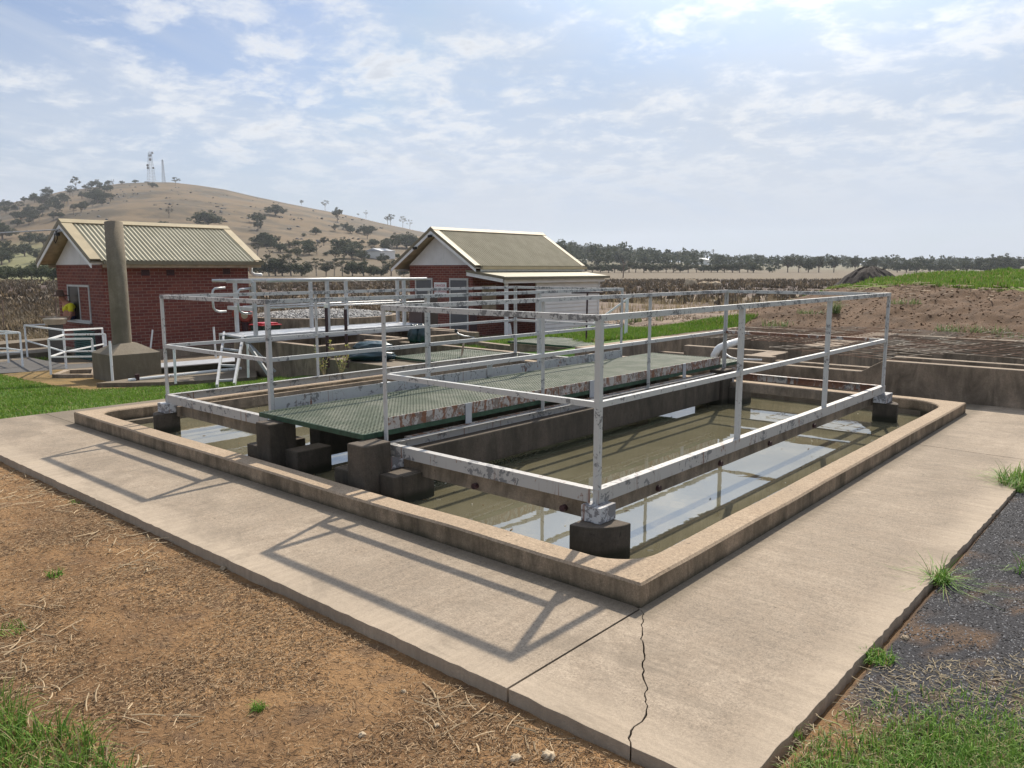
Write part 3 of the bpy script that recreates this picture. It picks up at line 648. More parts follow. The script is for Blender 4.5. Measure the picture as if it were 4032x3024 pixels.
def meshsheet(label, cx, cy, z, lx, ly, ang, sx_, sy_, sag, seed):
    rr = random.Random(seed); root = thing('mesh_panel', label, 'wire mesh', (cx, cy, z), 'rusty reinforcing mesh panels over the basin'); b = MB(); ca, sa = math.cos(ang), math.sin(ang)
    def pt(u, v, dz=0): 
        return (cx+u*ca-v*sa, cy+u*sa+v*ca, z+dz+sag*math.sin(u*1.3+seed)*.5+sag*math.cos(v*1.1+seed)*.5)
    n = int(lx/sx_)
    for i in range(n+1):
        u = -lx/2+i*sx_+rr.uniform(-.01, .01); b.tube([pt(u, -ly/2+ly*t/5-rr.uniform(0, .02)) for t in range(6)], .0042, 4, cap=False)
    n = int(ly/sy_)
    for i in range(n+1):
        v = -ly/2+i*sy_+rr.uniform(-.01, .01); b.tube([pt(-lx/2+lx*t/6, v, .011) for t in range(7)], .0042, 4, cap=False)
    b.build('wires', M['meshrust'], root); return root
m, N_ = newmat('mesh_rust'); P_, n_ = nz(N_)
M['meshrust'] = finish(m, N_, N_.mix(N_.ss(N_.noise(P_, 1.5, 4, .6), .45, .6), (.24, .15, .10), (.50, .43, .34)), .8)
meshsheet('rusty mesh panel over the far left corner of the basin', -4.05, 11.2, .40, 2.6, 3.6, .0, .30, .24, .03, 1)
meshsheet('rusty mesh panel lying over the thick inner wall in mid basin', -2.3, 10.9, .46, 2.5, 4.3, .07, .28, .24, .035, 2)
meshsheet('bent mesh panel over open water at the right end of the basin', 1.1, 10.35, .49, 4.6, 4.7, -.13, .30, .34, .03, 3)
meshsheet('narrow skewed mesh panel overlapping the channel wall beside the sloping step', -1.55, 9.2, .47, 1.9, 2.9, -.24, .28, .30, .03, 4)
pp = thing('pipe_bend', 'white plastic pipe elbow rising at the far end of the green walkway', 'pipe', (-3.45, 7.3, .1))
c = np.array(bz(2812, 1412, .30)); pts = [(c[0], c[1], -.1), (c[0], c[1], .36)]
for t in range(1, 7): a = R(t*13); pts.append((c[0]+.02+.10*(1-math.cos(a))*1.0, c[1]+.12*(1-math.cos(a)), .36+.13*math.sin(a)))
q = pts[-1]; pts += [(q[0]+.14, q[1]+.28, q[2]+.07)]
MB().tube(pts, .052, 16).build('elbow', M['pvc'], pp, smooth=True)
MB().tube([(q[0]+.0, q[1]+.0, q[2]-.0), (q[0]+.02, q[1]+.04, q[2]+.01)], .06, 16).build('collar', M['pvc'], pp, smooth=True)
hs = [bz(2848, 1380, .42), bz(2862, 1398, .38), bz(2880, 1409, .35), bz(2905, 1414, .34), bz(3000, 1417, .335)]
tag(MB().tube(hs, .014, 8).build('hose', M['pvc'], None, smooth=True), 'thin white hose draped from the pipe elbow onto the low wall', 'hose')

# ------------------------------------------------------------------ buildings
def gable_house(name, label, cat, x0, x1, y0, y1, zb, zw_, zr, oh, end_oh, zeave, eave_over, bricks_from=None):
    root = thing(name, label, cat, ((x0+x1)/2, (y0+y1)/2, zb)); xm = (x0+x1)/2
    b = MB(); b.box(x0, y0, zb+.02, x1, y1, zw_); b.build('wall', M['brick'], root)
    # gable sheets
    for y, d in ((y0-.004, .03), (y1+.004, -.03)):
        hgt = zr-.16; b = MB(); b.ext([(x0-.02, y, zw_+.001), (x1+.02, y, zw_+.001), (xm, y, hgt)], (0, d, 0)); b.build('gable_panel', M['gable'], root)
    MB().box(xm+.18, y0-.012, zw_+.01, xm+.21, y0-.003, zr-.5).build('cover_strip', M['white'], root)
    ex = x1+eave_over; ew = x0-eave_over; ya, yb = y0-end_oh, y1+.30; sl = (zr-zeave)/(ex-xm)
    for sgn, xe in ((1, ex), (-1, ew)):        # corrugated sheets, ridge to eave
        V = []; Fc = []; nrib = int((yb-ya-.44)/.12); per = 8
        for i in range(nrib*per+1):
            y = ya+.24+i*.12/per; h = .021*math.cos(2*math.pi*i/per)
            V.append((xm+sgn*.12, y, zr-.12*sl+h)); V.append((xe+sgn*.02, y, zeave+h))
        for i in range(nrib*per): Fc.append((2*i, 2*i+1, 2*i+3, 2*i+2))
        mesh('roof_sheet', V, Fc, M['roofcol'] if name == 'pump_house' else M['roofcol2'], root, smooth=True)
        o_ = MB(); t = .04            # underside lining
        o_.add([(xm, ya+.02, zr-.09), (xe, ya+.02, zeave-.09), (xe, yb-.02, zeave-.09), (xm, yb-.02, zr-.09), (xm, ya+.02, zr-.07), (xe, ya+.02, zeave-.07), (xe, yb-.02, zeave-.07), (xm, yb-.02, zr-.07)],
               [(0, 1, 2, 3), (4, 5, 6, 7), (0, 1, 5, 4), (1, 2, 6, 5), (2, 3, 7, 6), (3, 0, 4, 7)]); o_.build('eave_lining', M['soffit'], root)
        for yy, wd in ((ya, .27), (yb-.24, .24)):       # end flashings
            f = MB(); f.ext([(xm, yy, zr+.035), (xe+sgn*.01, yy, zeave+.035), (xe+sgn*.01, yy, zeave+.018), (xm, yy, zr+.018)], (0, wd, 0)); f.build('end_flashing', M['cream'], root)
        f = MB(); f.ext([(xm, ya-.012, zr+.034), (xe+sgn*.03, ya-.012, zeave+.034), (xe+sgn*.03, ya-.012, zeave-.085), (xm, ya-.012, zr-.085)], (0, .011, 0)); f.build('flashing_edge', M['creamdark'], root)
        f = MB(); f.ext([(xm, ya+.003, zr-.088), (xe+sgn*.02, ya+.003, zeave-.088), (xe+sgn*.02, ya+.003, zeave-.20), (xm, ya+.003, zr-.20)], (0, .022, 0)); f.build('barge_board', M['white'], root)
        f = MB(); f.box(xe+sgn*.022, ya+.30 if sgn > 0 else ya, zeave-.11, xe+sgn*.12, yb, zeave-.01); f.build('gutter', M['creamdark'] if name == 'pump_house' else M['cream'], root)
        f = MB(); f.box(xe-sgn*.02, ya+.31, zeave-.19, xe+sgn*.002, yb-.03, zeave-.101); f.build('fascia', M['soffit'] if name == 'pump_house' else M['white'], root)
        f = MB(); f.box(min(xe, x1 if sgn > 0 else x0), y0, zeave-.18, max(xe, x1 if sgn > 0 else x0), yb-.05, zeave-.17); f.build('soffit_board', M['soffit'], root)
    f = MB(); f.ext([(xm, ya, zr+.06), (xm+.17, ya, zr+.055-.17*sl), (xm+.17, ya, zr+.04-.17*sl), (xm-.17, ya, zr+.04-.17*sl), (xm-.17, ya, zr+.055-.17*sl)], (0, yb-ya, 0)); f.build('ridge_cap', M['cream'], root)
    return root
m, N_ = newmat('roof_colour'); P_, n_ = nz(N_)
M['roofcol'] = finish(m, N_, N_.mix(N_.ss(N_.noise(P_, 2, 5, .6), .3, .7), (.38, .35, .245), (.44, .405, .29)), .55, spec=.25)
m, N_ = newmat('roof_colour_weathered'); P_, n_ = nz(N_)
M['roofcol2'] = finish(m, N_, N_.mix(N_.ss(N_.noise(P_, 2, 5, .6), .3, .7), (.27, .24, .15), (.35, .305, .20)), .55, spec=.2)
b1 = gable_house('pump_house', 'left red brick building with cream roof and sliding window, behind the concrete pole', 'building', -23.25, -20.046, 5.583, 9.82, -.65, 1.72, 2.90, .4, .40, 1.83, .30)
MB().box(-23.30, 5.53, -1.15, -19.99, 9.87, -.64).build('plinth', M['conc'], b1, bevel=.01)
wd = MB(); x0, x1, z0, z1 = -22.49, -20.96, .15, 1.165; yw = 5.555; t = .05
wn = MB().box(x0, yw, z1-t, x1, yw+.09, z1).box(x0, yw, z0, x1, yw+.09, z0+t).box(x0, yw, z0+t, x0+t, yw+.09, z1-t).box(x1-t, yw, z0+t, x1, yw+.09, z1-t).box(-21.72, yw+.01, z0+t, -21.68, yw+.085, z1-t).build('window', M['frame'], b1)
MB().box(-21.68, yw+.03, z0+t, x1-t, yw+.04, z1-t).build('pane', M['glass'], wn)
MB().box(x0+t, yw+.021, z0+t, -21.72, yw+.026, z1-t).build('dark_opening', M['black'], wn)
MB().box(x0-.03, yw-.05, z0-.04, x1+.03, yw+.02, z0-.002).build('sill', M['frame'], wn)
for (y, z) in ((6.6, 1.42), (9.0, 1.45), (7.3, 1.42)):
    MB().box(-20.044, y, z, -20.036, y+.23, z+.16).build('air_vent', M['maroon'], b1)
MB().tube([(-20.1, 9.95, 1.66), (-20.1, 9.95, 1.5), (-20.05, 10.05, 1.42), (-19.9, 10.2, 1.42)], .055, 10).build('downpipe', M['pvc'], b1, smooth=True)
# blower on the end wall
bl = thing('blower', 'round orange blower housing beside the end of the left brick building', 'blower', (-19.8, 9.5, -.3))
c = Vector(bd(963, 1242, dep_ := float((np.array([-19.7, 9.5, .17])-CAM)@fw)))
dirc = Vector((-fw[0], -fw[1], 0)).normalized()
MB().tube([c-dirc*.22, c-dirc*.02], .205, 24).tube([c-dirc*.03, c+dirc*.0], [.205, .17], 24).build('casing', M['orange'], bl, smooth=False)
MB().tube([c+dirc*.004, c+dirc*.02], .10, 20).build('inlet_mesh', M['cream'], bl)
MB().tube([c+Vector((0, 0, -.2)), c+Vector((0, 0, -1.0))], .09, 10).build('pedestal', M['maroon'], bl)
MB().tube([c-dirc*.12+Vector((-.13, -.1, .08)), c-dirc*.12+Vector((-.42, -.28, -.0))], .16, 16).build('motor', M['orange'], bl)
# wheelie bin
bn = thing('wheelie_bin', 'dark green wheelie bin with a red lid by the gravel filter', 'bin', tuple(bz(1046, 1335, -.8)))
c = bd(1046, 1288, 22.3); cx, cy = c[0], c[1]
bb = MB(); zt = bd(1046, 1280, 22.3)[2]
bb.add([(cx-.22, cy-.22, zt-.95), (cx+.22, cy-.22, zt-.95), (cx+.22, cy+.22, zt-.95), (cx-.22, cy+.22, zt-.95), (cx-.3, cy-.3, zt), (cx+.3, cy-.3, zt), (cx+.3, cy+.3, zt), (cx-.3, cy+.3, zt)], [(3, 2, 1, 0), (0, 1, 5, 4), (1, 2, 6, 5), (2, 3, 7, 6), (3, 0, 4, 7), (4, 5, 6, 7)])
bb.build('bin_body', M['bin'], bn); MB().box(cx-.33, cy-.33, zt+.002, cx+.33, cy+.33, zt+.03).box(cx-.25, cy-.25, zt+.03, cx+.25, cy+.25, zt+.075).build('lid', M['red'], bn, bevel=.02)
for s_ in (-.2, .2): MB().tube([(cx+s_-.03, cy-.28, zt-.88), (cx+s_+.03, cy-.28, zt-.88)], .09, 12).build('wheel', M['black'], bn)
# second building with lean-to
b2 = gable_house('plant_building', 'middle red brick building with two grey doors and a lean-to beside it', 'building', -21.40, -18.01, 17.53, 23.35, -1.05, 1.74, 3.08, .45, .45, 1.70, .55)
for nm, x0, x1 in (('door', -21.07, -20.10), ('door', -19.19, -18.22)):
    y = 17.50; zt = 1.26
    fr = MB().box(x0, y, -1., x0+.06, y+.05, zt).box(x1-.06, y, -1., x1, y+.05, zt).box(x0+.06, y, zt-.07, x1-.06, y+.05, zt).build('door_frame', M['frame'], b2)
    d = MB().box(x0+.06, y+.012, -1., x1-.06, y+.025, zt-.07).build(nm, M['door'], b2); MB().tube([(x1-.13, y-.03, .1), (x1-.13, y+.012, .1)], .02, 8).build('handle', M['frame'], d)
MB().box(-20.01, 17.515, .66, -19.35, 17.526, 1.10).build('sign_board', M['white'], b2); sg = [q for q in b2.children if q.name.startswith('sign_board')][0]
M['redtext'] = plain('red_lettering', (.42, .05, .06), .7, 0, .05)
def text(body, size, loc, parent, mt, nm='lettering'):
    cu = bpy.data.curves.new(nm, 'FONT'); cu.body = body; cu.size = size; cu.extrude = .001; cu.align_x = 'CENTER'; cu.align_y = 'CENTER'
    to = bpy.data.objects.new(nm, cu); COL.objects.link(to); bpy.context.view_layer.update()
    dg = bpy.context.evaluated_depsgraph_get(); me = bpy.data.meshes.new_from_object(to.evaluated_get(dg)); bpy.data.objects.remove(to)
    v = np.array([q.co[:] for q in me.vertices]); f = [tuple(p.vertices) for p in me.polygons]
    v2 = np.stack([v[:, 0]+loc[0], -v[:, 2]+loc[1], v[:, 1]+loc[2]], 1); return mesh(nm, v2, f, mt, parent)
text('DANGER', .135, (-19.68, 17.512, .98), sg, M['redtext']); text('NO SMOKING', .105, (-19.68, 17.512, .76), sg, M['redtext'])
L = b2; xl = -16.20; zl = 1.335; zh = 1.56
MBl = MB(); MBl.ext([(-18.0, 17.23, zh), (xl, 17.23, zl), (xl, 17.23, zl-.03), (-18.0, 17.23, zh-.03)], (0, 6.25, 0)); MBl.build('lean_to_roof', M['roofcol'], L)
MB().ext([(-18.03, 17.20, zh+.01), (xl, 17.20, zl+.01), (xl, 17.20, zl-.07), (-18.03, 17.20, zh-.07)], (0, .026, 0)).build('lean_to_flashing', M['creamdark'], L)
MB().ext([(-18.03, 17.235, zh-.075), (xl-.08, 17.235, zl-.075), (xl-.08, 17.235, zl-.20), (-18.03, 17.235, zh-.20)], (0, .03, 0)).build('barge_board', M['white'], L)
MB().box(xl-.001, 17.21, zl-.10, xl+.10, 23.5, zl-.01).build('gutter', M['creamdark'], L)
MB().box(xl-.10, 17.3, zl-.23, xl-.03, 23.3, zl-.102).build('beam', M['creamwhite'], L)
for y in (17.58,): MB().box(-16.52, y, -1., -16.42, y+.1, zl-.2).build('post', M['white'], L)
cb = MB()
z = -1.05
while z < 1.08:
    cb.ext([(-16.49, 19.35, z), (-16.455, 19.35, z), (-16.485, 19.35, z+.148), (-16.49, 19.35, z+.148)], (0, 3.85, 0)); z += .15
cb.build('cladding', M['creamwhite'], L); MB().box(-16.53, 19.36, -1.05, -16.492, 23.2, 1.1).build('lean_to_wall', M['creamwhite'], L)
MB().box(-16.50, 19.27, -1.05, -16.44, 19.345, 1.1).build('corner_trim', M['white'], L); MB().box(-16.50, 23.2, -1.05, -16.44, 23.26, 1.1).build('corner_trim', M['white'], L)
MB().box(-17.996, 18.0, .05, -17.97, 18.75, 1.0).build('side_window', M['soffit'], L)
MB().box(-18.4, 16.9, -1.1, -16.3, 23.4, -1.0).build('floor_slab', M['conc'], L)
for xx, zz, nm in ((-19.62, 2.80, 'camera'), (-20.45, 2.38, 'camera')):
    q = thing('security_camera', 'small black camera at the gable peak of the middle building' if xx > -20 else 'small black camera halfway down the barge board of the middle building', 'camera', (xx, 17.0, zz))
    MB().tube([(xx, 17.04, zz), (xx+.03, 16.88, zz-.02)], .055, 10).build('housing', M['black'], q); MB().box(xx-.04, 17.02, zz-.02, xx+.04, 17.075, zz+.09).build('mount', M['white'], q)
# traffic cone and leaning board beside the lean-to
co = thing('traffic_cone', 'faded orange and white traffic cone under the lean-to', 'cone', (-17.0, 18.4, -1.0))
MB().lathe((-17.0, 18.4, -.97), [(.13, 0), (.10, .22)]).build('cone_base', M['orange'], co); MB().lathe((-17.0, 18.4, -.97), [(.10, .221), (.06, .5), (.03, .62), (0, .62)]).build('cone_top', M['white'], co); MB().box(-17.2, 18.2, -1., -16.8, 18.6, -.97).build('foot', M['orange'], co)
tag(MB().beam((-17.8, 17.35, -.9), (-17.9, 17.45, .15), .35, .02, (0, 1, 0)).build('leaning_board', M['maroon']), 'dark red board leaning on the brick corner under the lean-to', 'board')
# service cable and its bracket
c0 = np.array([-21.66, 5.15, 2.66]); c1 = c0+np.array([-24., -13., 2.0]); pts = [c0+(c1-c0)*t+np.array([0, 0, -1.6*math.sin(math.pi*t)*.6]) for t in np.linspace(0, 1, 24)]
tag(MB().tube(pts, .018, 5).build('power_cable', M['lattice']), 'thin overhead cable running left from the left building gable', 'cable')
ib = thing('cable_bracket', 'dark insulator bracket on the gable peak of the left building', 'bracket', (-21.66, 5.15, 2.6))
MB().lathe((-21.66, 5.14, 2.50), [(0, .14), (.05, .13), (.06, 0), (0, -.02)], 10).build('insulator', M['black'], ib); MB().tube([(-21.8, 5.12, 2.56), (-21.85, 5.1, 2.4), (-21.75, 5.1, 2.3), (-21.6, 5.1, 2.4), (-21.55, 5.12, 2.6)], .012, 6).build('drip_loop', M['black'], ib)
MB().tube([(-21.9, 5.13, 2.55), (-21.4, 5.13, 2.62)], .02, 6).build('arm', M['lattice'], ib)
# ------------------------------------------------------------------ person at the window of the left building
pr = thing('person', 'person in a brown hat and yellow shirt leaning out of the open window', 'person', (-22.2, 5.6, .15))
def skin(name, pts, edges, rad, mt, parent, sub=2):
    me = bpy.data.meshes.new(name); off = origin_of(parent); me.from_pydata([tuple(np.array(p)-off) for p in pts], edges, [])
    o = bpy.data.objects.new(name, me); COL.objects.link(o); me.materials.append(mt); md = o.modifiers.new('skin', 'SKIN'); 
    for i, r_ in enumerate(rad): me.skin_vertices[0].data[i].radius = (r_, r_) if not isinstance(r_, tuple) else r_
    me.skin_vertices[0].data[0].use_root = True
    s_ = o.modifiers.new('sub', 'SUBSURF'); s_.levels = sub; s_.render_levels = sub; o.parent = parent; return o
bx0 = -22.20
P3 = [(bx0+.05, 5.50, .17), (bx0+.03, 5.47, .42), (bx0, 5.43, .62), (bx0-.01, 5.37, .70), (bx0-.02, 5.31, .80), (bx0-.02, 5.29, .90),
      (bx0-.17, 5.45, .60), (bx0-.2, 5.42, .38), (bx0-.12, 5.38, .22), (bx0+.19, 5.45, .60), (bx0+.24, 5.42, .40), (bx0+.2, 5.40, .22),
      (bx0-.10, 5.36, .185), (bx0-.13, 5.34, .18), (bx0+.18, 5.37, .185), (bx0+.21, 5.35, .18)]
E3 = [(0, 1), (1, 2), (2, 3), (3, 4), (4, 5), (2, 6), (6, 7), (7, 8), (2, 9), (9, 10), (10, 11), (8, 12), (8, 13), (11, 14), (11, 15)]
skin('body', P3, E3, [.13, .15, .13, .055, .09, .085, .055, .045, .032, .055, .045, .032, .012, .012, .012, .012], M['skin'], pr)
skin('shirt', [P3[i] for i in (1, 2, 6, 7, 9, 10)], [(0, 1), (1, 2), (2, 3), (1, 4), (4, 5)], [.19, .175, .09, .075, .09, .075], M['hivis'], pr)
skin('trousers', [(bx0+.05, 5.50, .16), (bx0+.05, 5.49, .36)], [(0, 1)], [.13, .14], M['navy'], pr)
MB().lathe((bx0-.03, 5.27, .875), [(.0, .15), (.09, .14), (.11, .02), (.23, -.01), (.23, -.025), (.10, -.01)], 18).build('hat', M['hat'], pr, smooth=True)

# ------------------------------------------------------------------ gravel filter
FC = (-19.6, 12.2); FR = 2.35; FZ = .14
ft = thing('gravel_filter', 'round concrete trickling filter heaped with grey gravel between the buildings', 'filter', (FC[0], FC[1], -.9))
MB().lathe((FC[0], FC[1], 0), [(FR, -1.), (FR, FZ), (FR-.14, FZ), (FR-.14, -.4)], 72).build('ring_wall', M['conc'], ft, smooth=False)
nn = 7000; a = RNG.uniform(0, 2*math.pi, nn); r_ = (FR-.18)*np.sqrt(RNG.uniform(0, 1, nn))
cz = FZ-.05+.16*(1-(r_/FR)**2)+RNG.uniform(-.02, .03, nn)
cen = np.stack([FC[0]+r_*np.cos(a), FC[1]+r_*np.sin(a), cz], 1)
oct_ = np.array([(1, 0, 0), (-1, 0, 0), (0, 1, 0), (0, -1, 0), (0, 0, 1), (0, 0, -1)], float); of_ = np.array([(0, 2, 4), (2, 1, 4), (1, 3, 4), (3, 0, 4), (2, 0, 5), (1, 2, 5), (3, 1, 5), (0, 3, 5)])
def stones(name, cen, smin, smax, cols, mt, parent=None, flat=.7):
    n = len(cen); s_ = RNG.uniform(smin, smax, (n, 1, 1))*RNG.uniform(.6, 1.25, (n, 6, 1)); t = RNG.uniform(0, 6.28, n); ct, st = np.cos(t), np.sin(t)
    v = oct_[None]*s_*np.array([1, .8, flat]); x = v[..., 0]*ct[:, None]-v[..., 1]*st[:, None]; y = v[..., 0]*st[:, None]+v[..., 1]*ct[:, None]; tl = RNG.uniform(-.5, .5, (n, 1))
    V = np.stack([x, y, v[..., 2]+tl*x], -1)+cen[:, None, :]; Fq = (of_[None]+6*np.arange(n)[:, None, None]).reshape(-1, 3)
    c = np.repeat(cols, 6, axis=0); return npmesh(name, V.reshape(-1, 3), Fq, mt, parent, c)
g_ = RNG.uniform(.10, .55, (nn, 1))*np.array([1, .98, .95]); tag(stones('gravel', cen, .03, .065, g_, M['litter'], ft), kind='stuff')
MB().lathe((FC[0], FC[1], FZ-.10), [(FR-.15, 0), (FR*.5, .10), (0, .15)], 48).build('gravel_bed', M['gravel'], ft)

# ------------------------------------------------------------------ raised aluminium walkway with handrail and steps
aw = thing('raised_walkway', 'raised aluminium walkway with pale tube handrail in front of the gravel filter', 'walkway', (-11.6, 5, 0))
wx0, wx1, wy0, wy1, wz = -12.12, -11.18, 4.50, 9.0, .38
b = MB(); y = wy0
while y < wy1: b.box(wx0, y, wz-.03, wx1, y+.11, wz-.002*(int(y*8) % 2)); y += .125
b.build('deck', M['alu'], aw); MB().box(wx0-.03, wy0, wz-.12, wx0-.002, wy1, wz+.01).box(wx1+.002, wy0, wz-.12, wx1+.03, wy1, wz+.01).build('edge_beam', M['alu'], aw)
RZ = 1.385
for x, ys_ in ((wx1-.03, (4.72,)), (wx0+.03, (4.85, 6.55, 7.45, 8.9)), ):
    for y in ys_: MB().box(x-.03, y-.03, wz, x+.03, y+.03, RZ-.02).build('post', M['alu'], aw)
MB().box(wx1-.06, 6.3, wz, wx1, 6.36, RZ-.02).build('post', M['alu'], aw); MB().box(wx1-.06, 8.3, wz, wx1, 8.36, RZ-.02).build('post', M['alu'], aw)
for x in (wx1-.03, wx0+.03): 
    MB().tube([(x, 4.4 if x < -12 else 5.0, RZ), (x, 9.0, RZ)], .030, 12).build('top_rail', M['alu'], aw, smooth=True)
    MB().tube([(x, 5.0, wz+.50), (x, 9.0, wz+.50)], .018, 10).build('knee_rail', M['alu'], aw, smooth=True)
for z in (RZ, .88): MB().beam((wx0+.03, 4.70, z-.01), (wx1-.03, 4.70, z-.01), .06, .07).build('gate_rail', M['alu'], aw)
for x in (wx0+.0, wx1-.04):    # curved grab handles at the top of the steps
    pts = [(x, 4.66, 1.25)]+[(x, 4.66-.16+.0-.10*math.sin(R(t)), 1.25-.10*(1-math.cos(R(t)))+.0) for t in (30, 60, 90)]+[(x, 4.40, .98)]+[(x, 4.40+.12*(1-math.cos(R(t))), .92-.12*math.sin(R(t))) for t in (20, 50, 90)]+[(x, 4.66, .80)]
    MB().tube(pts, .022, 8).build('grab_handle', M['alu'], aw, smooth=True)
def steps():
    st = thing('step_ladder', 'grey aluminium ladder propped at the near end of the raised walkway', 'ladder', (-11.2, 4.0, -.3))
    tl, tr = np.array([-11.95, 4.5, .40]), np.array([-11.28, 4.5, .38]); A = bz(854, 1524, -.20); Bp = bz(922, 1517, -.20)
    for nm, a, c in (('stile', tl, A), ('stile', tr, Bp)): MB().beam(a, c, .035, .085).build(nm, M['dullalu'], st)
    for t in (.03, .33, .64, .90): MB().beam(tl+(A-tl)*t, tr+(Bp-tr)*t, .07, .03).build('tread', M['dullalu'], st)
    MB().beam(tr+np.array([0, .05, -.1]), (-10.65, 4.6, -.28), .03, .07).build('brace', M['dullalu'], st)
    MB().beam(tr+np.array([0.03, .08, -.12]), (-10.9, 4.9, -.28), .03, .04).build('brace', M['dullalu'], st)
steps()
# concrete tank under the walkway
ct = thing('concrete_tank', 'tall rectangular grey concrete tank under the raised aluminium walkway', 'tank', (-11.2, 6.5, -.3))
MB().box(-12.6, 5.05, -.5, -9.78, 5.20, .25).build('wall', M['conc'], ct, bevel=.012)
MB().box(-9.93, 5.202, -.5, -9.78, 8.6, .252).build('wall', M['conc'], ct, bevel=.012)
MB().box(-12.6, 5.202, -.5, -12.45, 9.0, .25).build('wall', M['conc'], ct, bevel=.012)
MB().box(-12.44, 8.85, -.5, -9.94, 9.0, .30).build('wall', M['conc'], ct, bevel=.012)
MB().box(-12.44, 7.0, -.4, -9.94, 7.15, .27).build('wall', M['conc'], ct, bevel=.012)
MB().box(-12.44, 5.21, -.45, -9.94, 8.84, -.1).build('tank_floor', M['wetconc'], ct)
def lowwall(label, a, c, z, th, h, mt='conc'):
    a = np.array(a, float); c = np.array(c, float); d = c-a; L = np.linalg.norm(d[:2]); n_ = np.array([-d[1], d[0]])/L
    b = MB(); q = [a[:2], c[:2], c[:2]+n_*th, a[:2]+n_*th]; b.prism([tuple(p) for p in q], z-h, z)
    o = b.build('channel_wall', M[mt], None, bevel=.012); return tag(o, label, 'concrete wall', 'low concrete channel walls')
z = .10
f1, f2 = bz(1675, 1353, z), bz(2030, 1388, z); lowwall('low wall directly behind the nearer green grating cover', f1, f2, z, .14, .5)
g1, g2 = bz(1880, 1346, z), bz(2245, 1389, z); lowwall('long tan-topped wall crossing behind the tank railing, before the lean-to', g1, g2, z, .14, .5)
e1, e2 = bz(1430, 1338, .2), bz(1670, 1352, .2); lowwall('low wall between the raised walkway and the black bags', e1, e2, .2, .14, .6)
h1, h2 = bz(1695, 1299, .28), bz(1872, 1309, .28); lowwall('wall under the two grey doors with a rounded right end', h1, h2, .28, .14, .8)
k1, k2 = bz(1430, 1318, .22), bz(1600, 1334, .22); lowwall('short thick wall left of the dark green sacks', k1, k2, .22, .2, .6)
l1, l2 = bz(1697, 1326, .2), bz(1868, 1312, .2); lowwall('wall running away from the dark green sacks to the rounded end', l1, l2, .2, .14, .7)
sl = thing('concrete_slab', 'sunlit concrete slab block carrying the black plastic bags', 'slab', (-8.9, 5.5, 0))
z = .02; A = bz(1549, 1445, z); MB().box(-9.75, A[1], -.35, A[0], A[1]+.95, z).build('block', M['paving'], sl, bevel=.012)
def cover(label, x0, x1, y0, y1, z, h):
    root = thing('grating_cover', label, 'grating', (x0, y0, z), 'green grating covers behind the tank')
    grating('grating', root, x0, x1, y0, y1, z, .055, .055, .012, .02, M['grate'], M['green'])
    MB().box(x0+.02, y0+.02, z-h, x1-.02, y1-.02, z-.045).build('pit_wall', M['conc'], root); return root
A = bz(1548, 1404, .08); B = bz(2020, 1386, .08)
cover('nearer green grating cover with a small dark opening, beside the black bags', A[0], A[0]+1.9, A[1], f1[1]-.03, .08, .4)
A2 = bz(2262, 1364, .2); Bz = bz(2440, 1366, .2); Cz = bz(2080, 1338, .2)
cover('farther green grating cover with the tall T-handle, before the white lean-to wall', Cz[0]-.1, Bz[0], A2[1], A2[1]+1.3, .2, .4)
def thandle(label, base, top, w_, mt, rad=.02):
    q = thing('valve_key', label, 'valve', base); MB().tube([base, top], rad, 8).build('stem', mt, q)
    d = np.array(w_)/2; MB().tube([np.array(top)-d, np.array(top)+d], rad*1.05, 8).build('handle', mt, q); return q
vb = bz(2308, 1344, .2); vt = bd(2313, 1152, float((vb-CAM)@fw)); thandle('tall dark T-handle standing on the farther green grating', vb, vt, tuple(r0*.62), M['maroon'], .018)
# crank with a black knob on the nearer cover
vb = bz(1817, 1402, .09); dp = float((vb-CAM)@fw); ck = thing('crank_handle', 'rusty rod and bent crank with black knob above the nearer grating', 'crank', vb)
MB().tube([vb, bd(1826, 1350, dp)], .018, 8).build('stem', M['meshrust'], ck)
MB().tube([bd(1826, 1350, dp), bd(1868, 1327, dp), bd(1830, 1324, dp), bd(1806, 1316, dp), bd(1796, 1306, dp)], .016, 8).build('crank_arm', M['alu'], ck, smooth=True)
k_ = Vector(bd(1796, 1302, dp)); MB().tube([k_-Vector((0, 0, .03)), k_, k_+Vector((0, 0, .025))], [.02, .035, .022], 10).build('knob', M['black'], ck, smooth=True)
# bags
def blob(name, c, rx, ry, rz, mt, parent, seed, amp=.25, rot=0):
    rr = np.random.default_rng(seed); V = []; Fc = []; nu, nv = 28, 14
    for j in range(nv+1):
        for i in range(nu):
            th = math.pi*j/nv; ph = 2*math.pi*i/nu; d = np.array([math.sin(th)*math.cos(ph), math.sin(th)*math.sin(ph), math.cos(th)])
            k = 1+amp*(vnoise(np.array([d[0]*2+seed]), np.array([d[1]*2+d[2]*2.3]), 1.3, seed)[0]-.5)+amp*.35*math.sin(ph*7+th*5+seed)*abs(math.sin(th))
            p = d*k*np.array([rx, ry, rz]); p[2] = max(p[2], -rz*.72); cr_, sr_ = math.cos(rot), math.sin(rot); V.append((c[0]+p[0]*cr_-p[1]*sr_, c[1]+p[0]*sr_+p[1]*cr_, c[2]+p[2]))
    for j in range(nv):
        for i in range(nu): Fc.append((j*nu+i, j*nu+(i+1) % nu, (j+1)*nu+(i+1) % nu, (j+1)*nu+i))
    return mesh(name, V, Fc, mt, parent, smooth=True)
z = .02; c = bz(1462, 1420, z); ang = math.atan2(r0[1], r0[0])
tag(blob('rubbish_bag', (c[0], c[1], z+.08), .40, .24, .11, M['bag'], None, 3, .35, ang), 'shiny dark green plastic bag, lower of the two on the slab', 'bag', 'dark plastic bags lying on the slab')
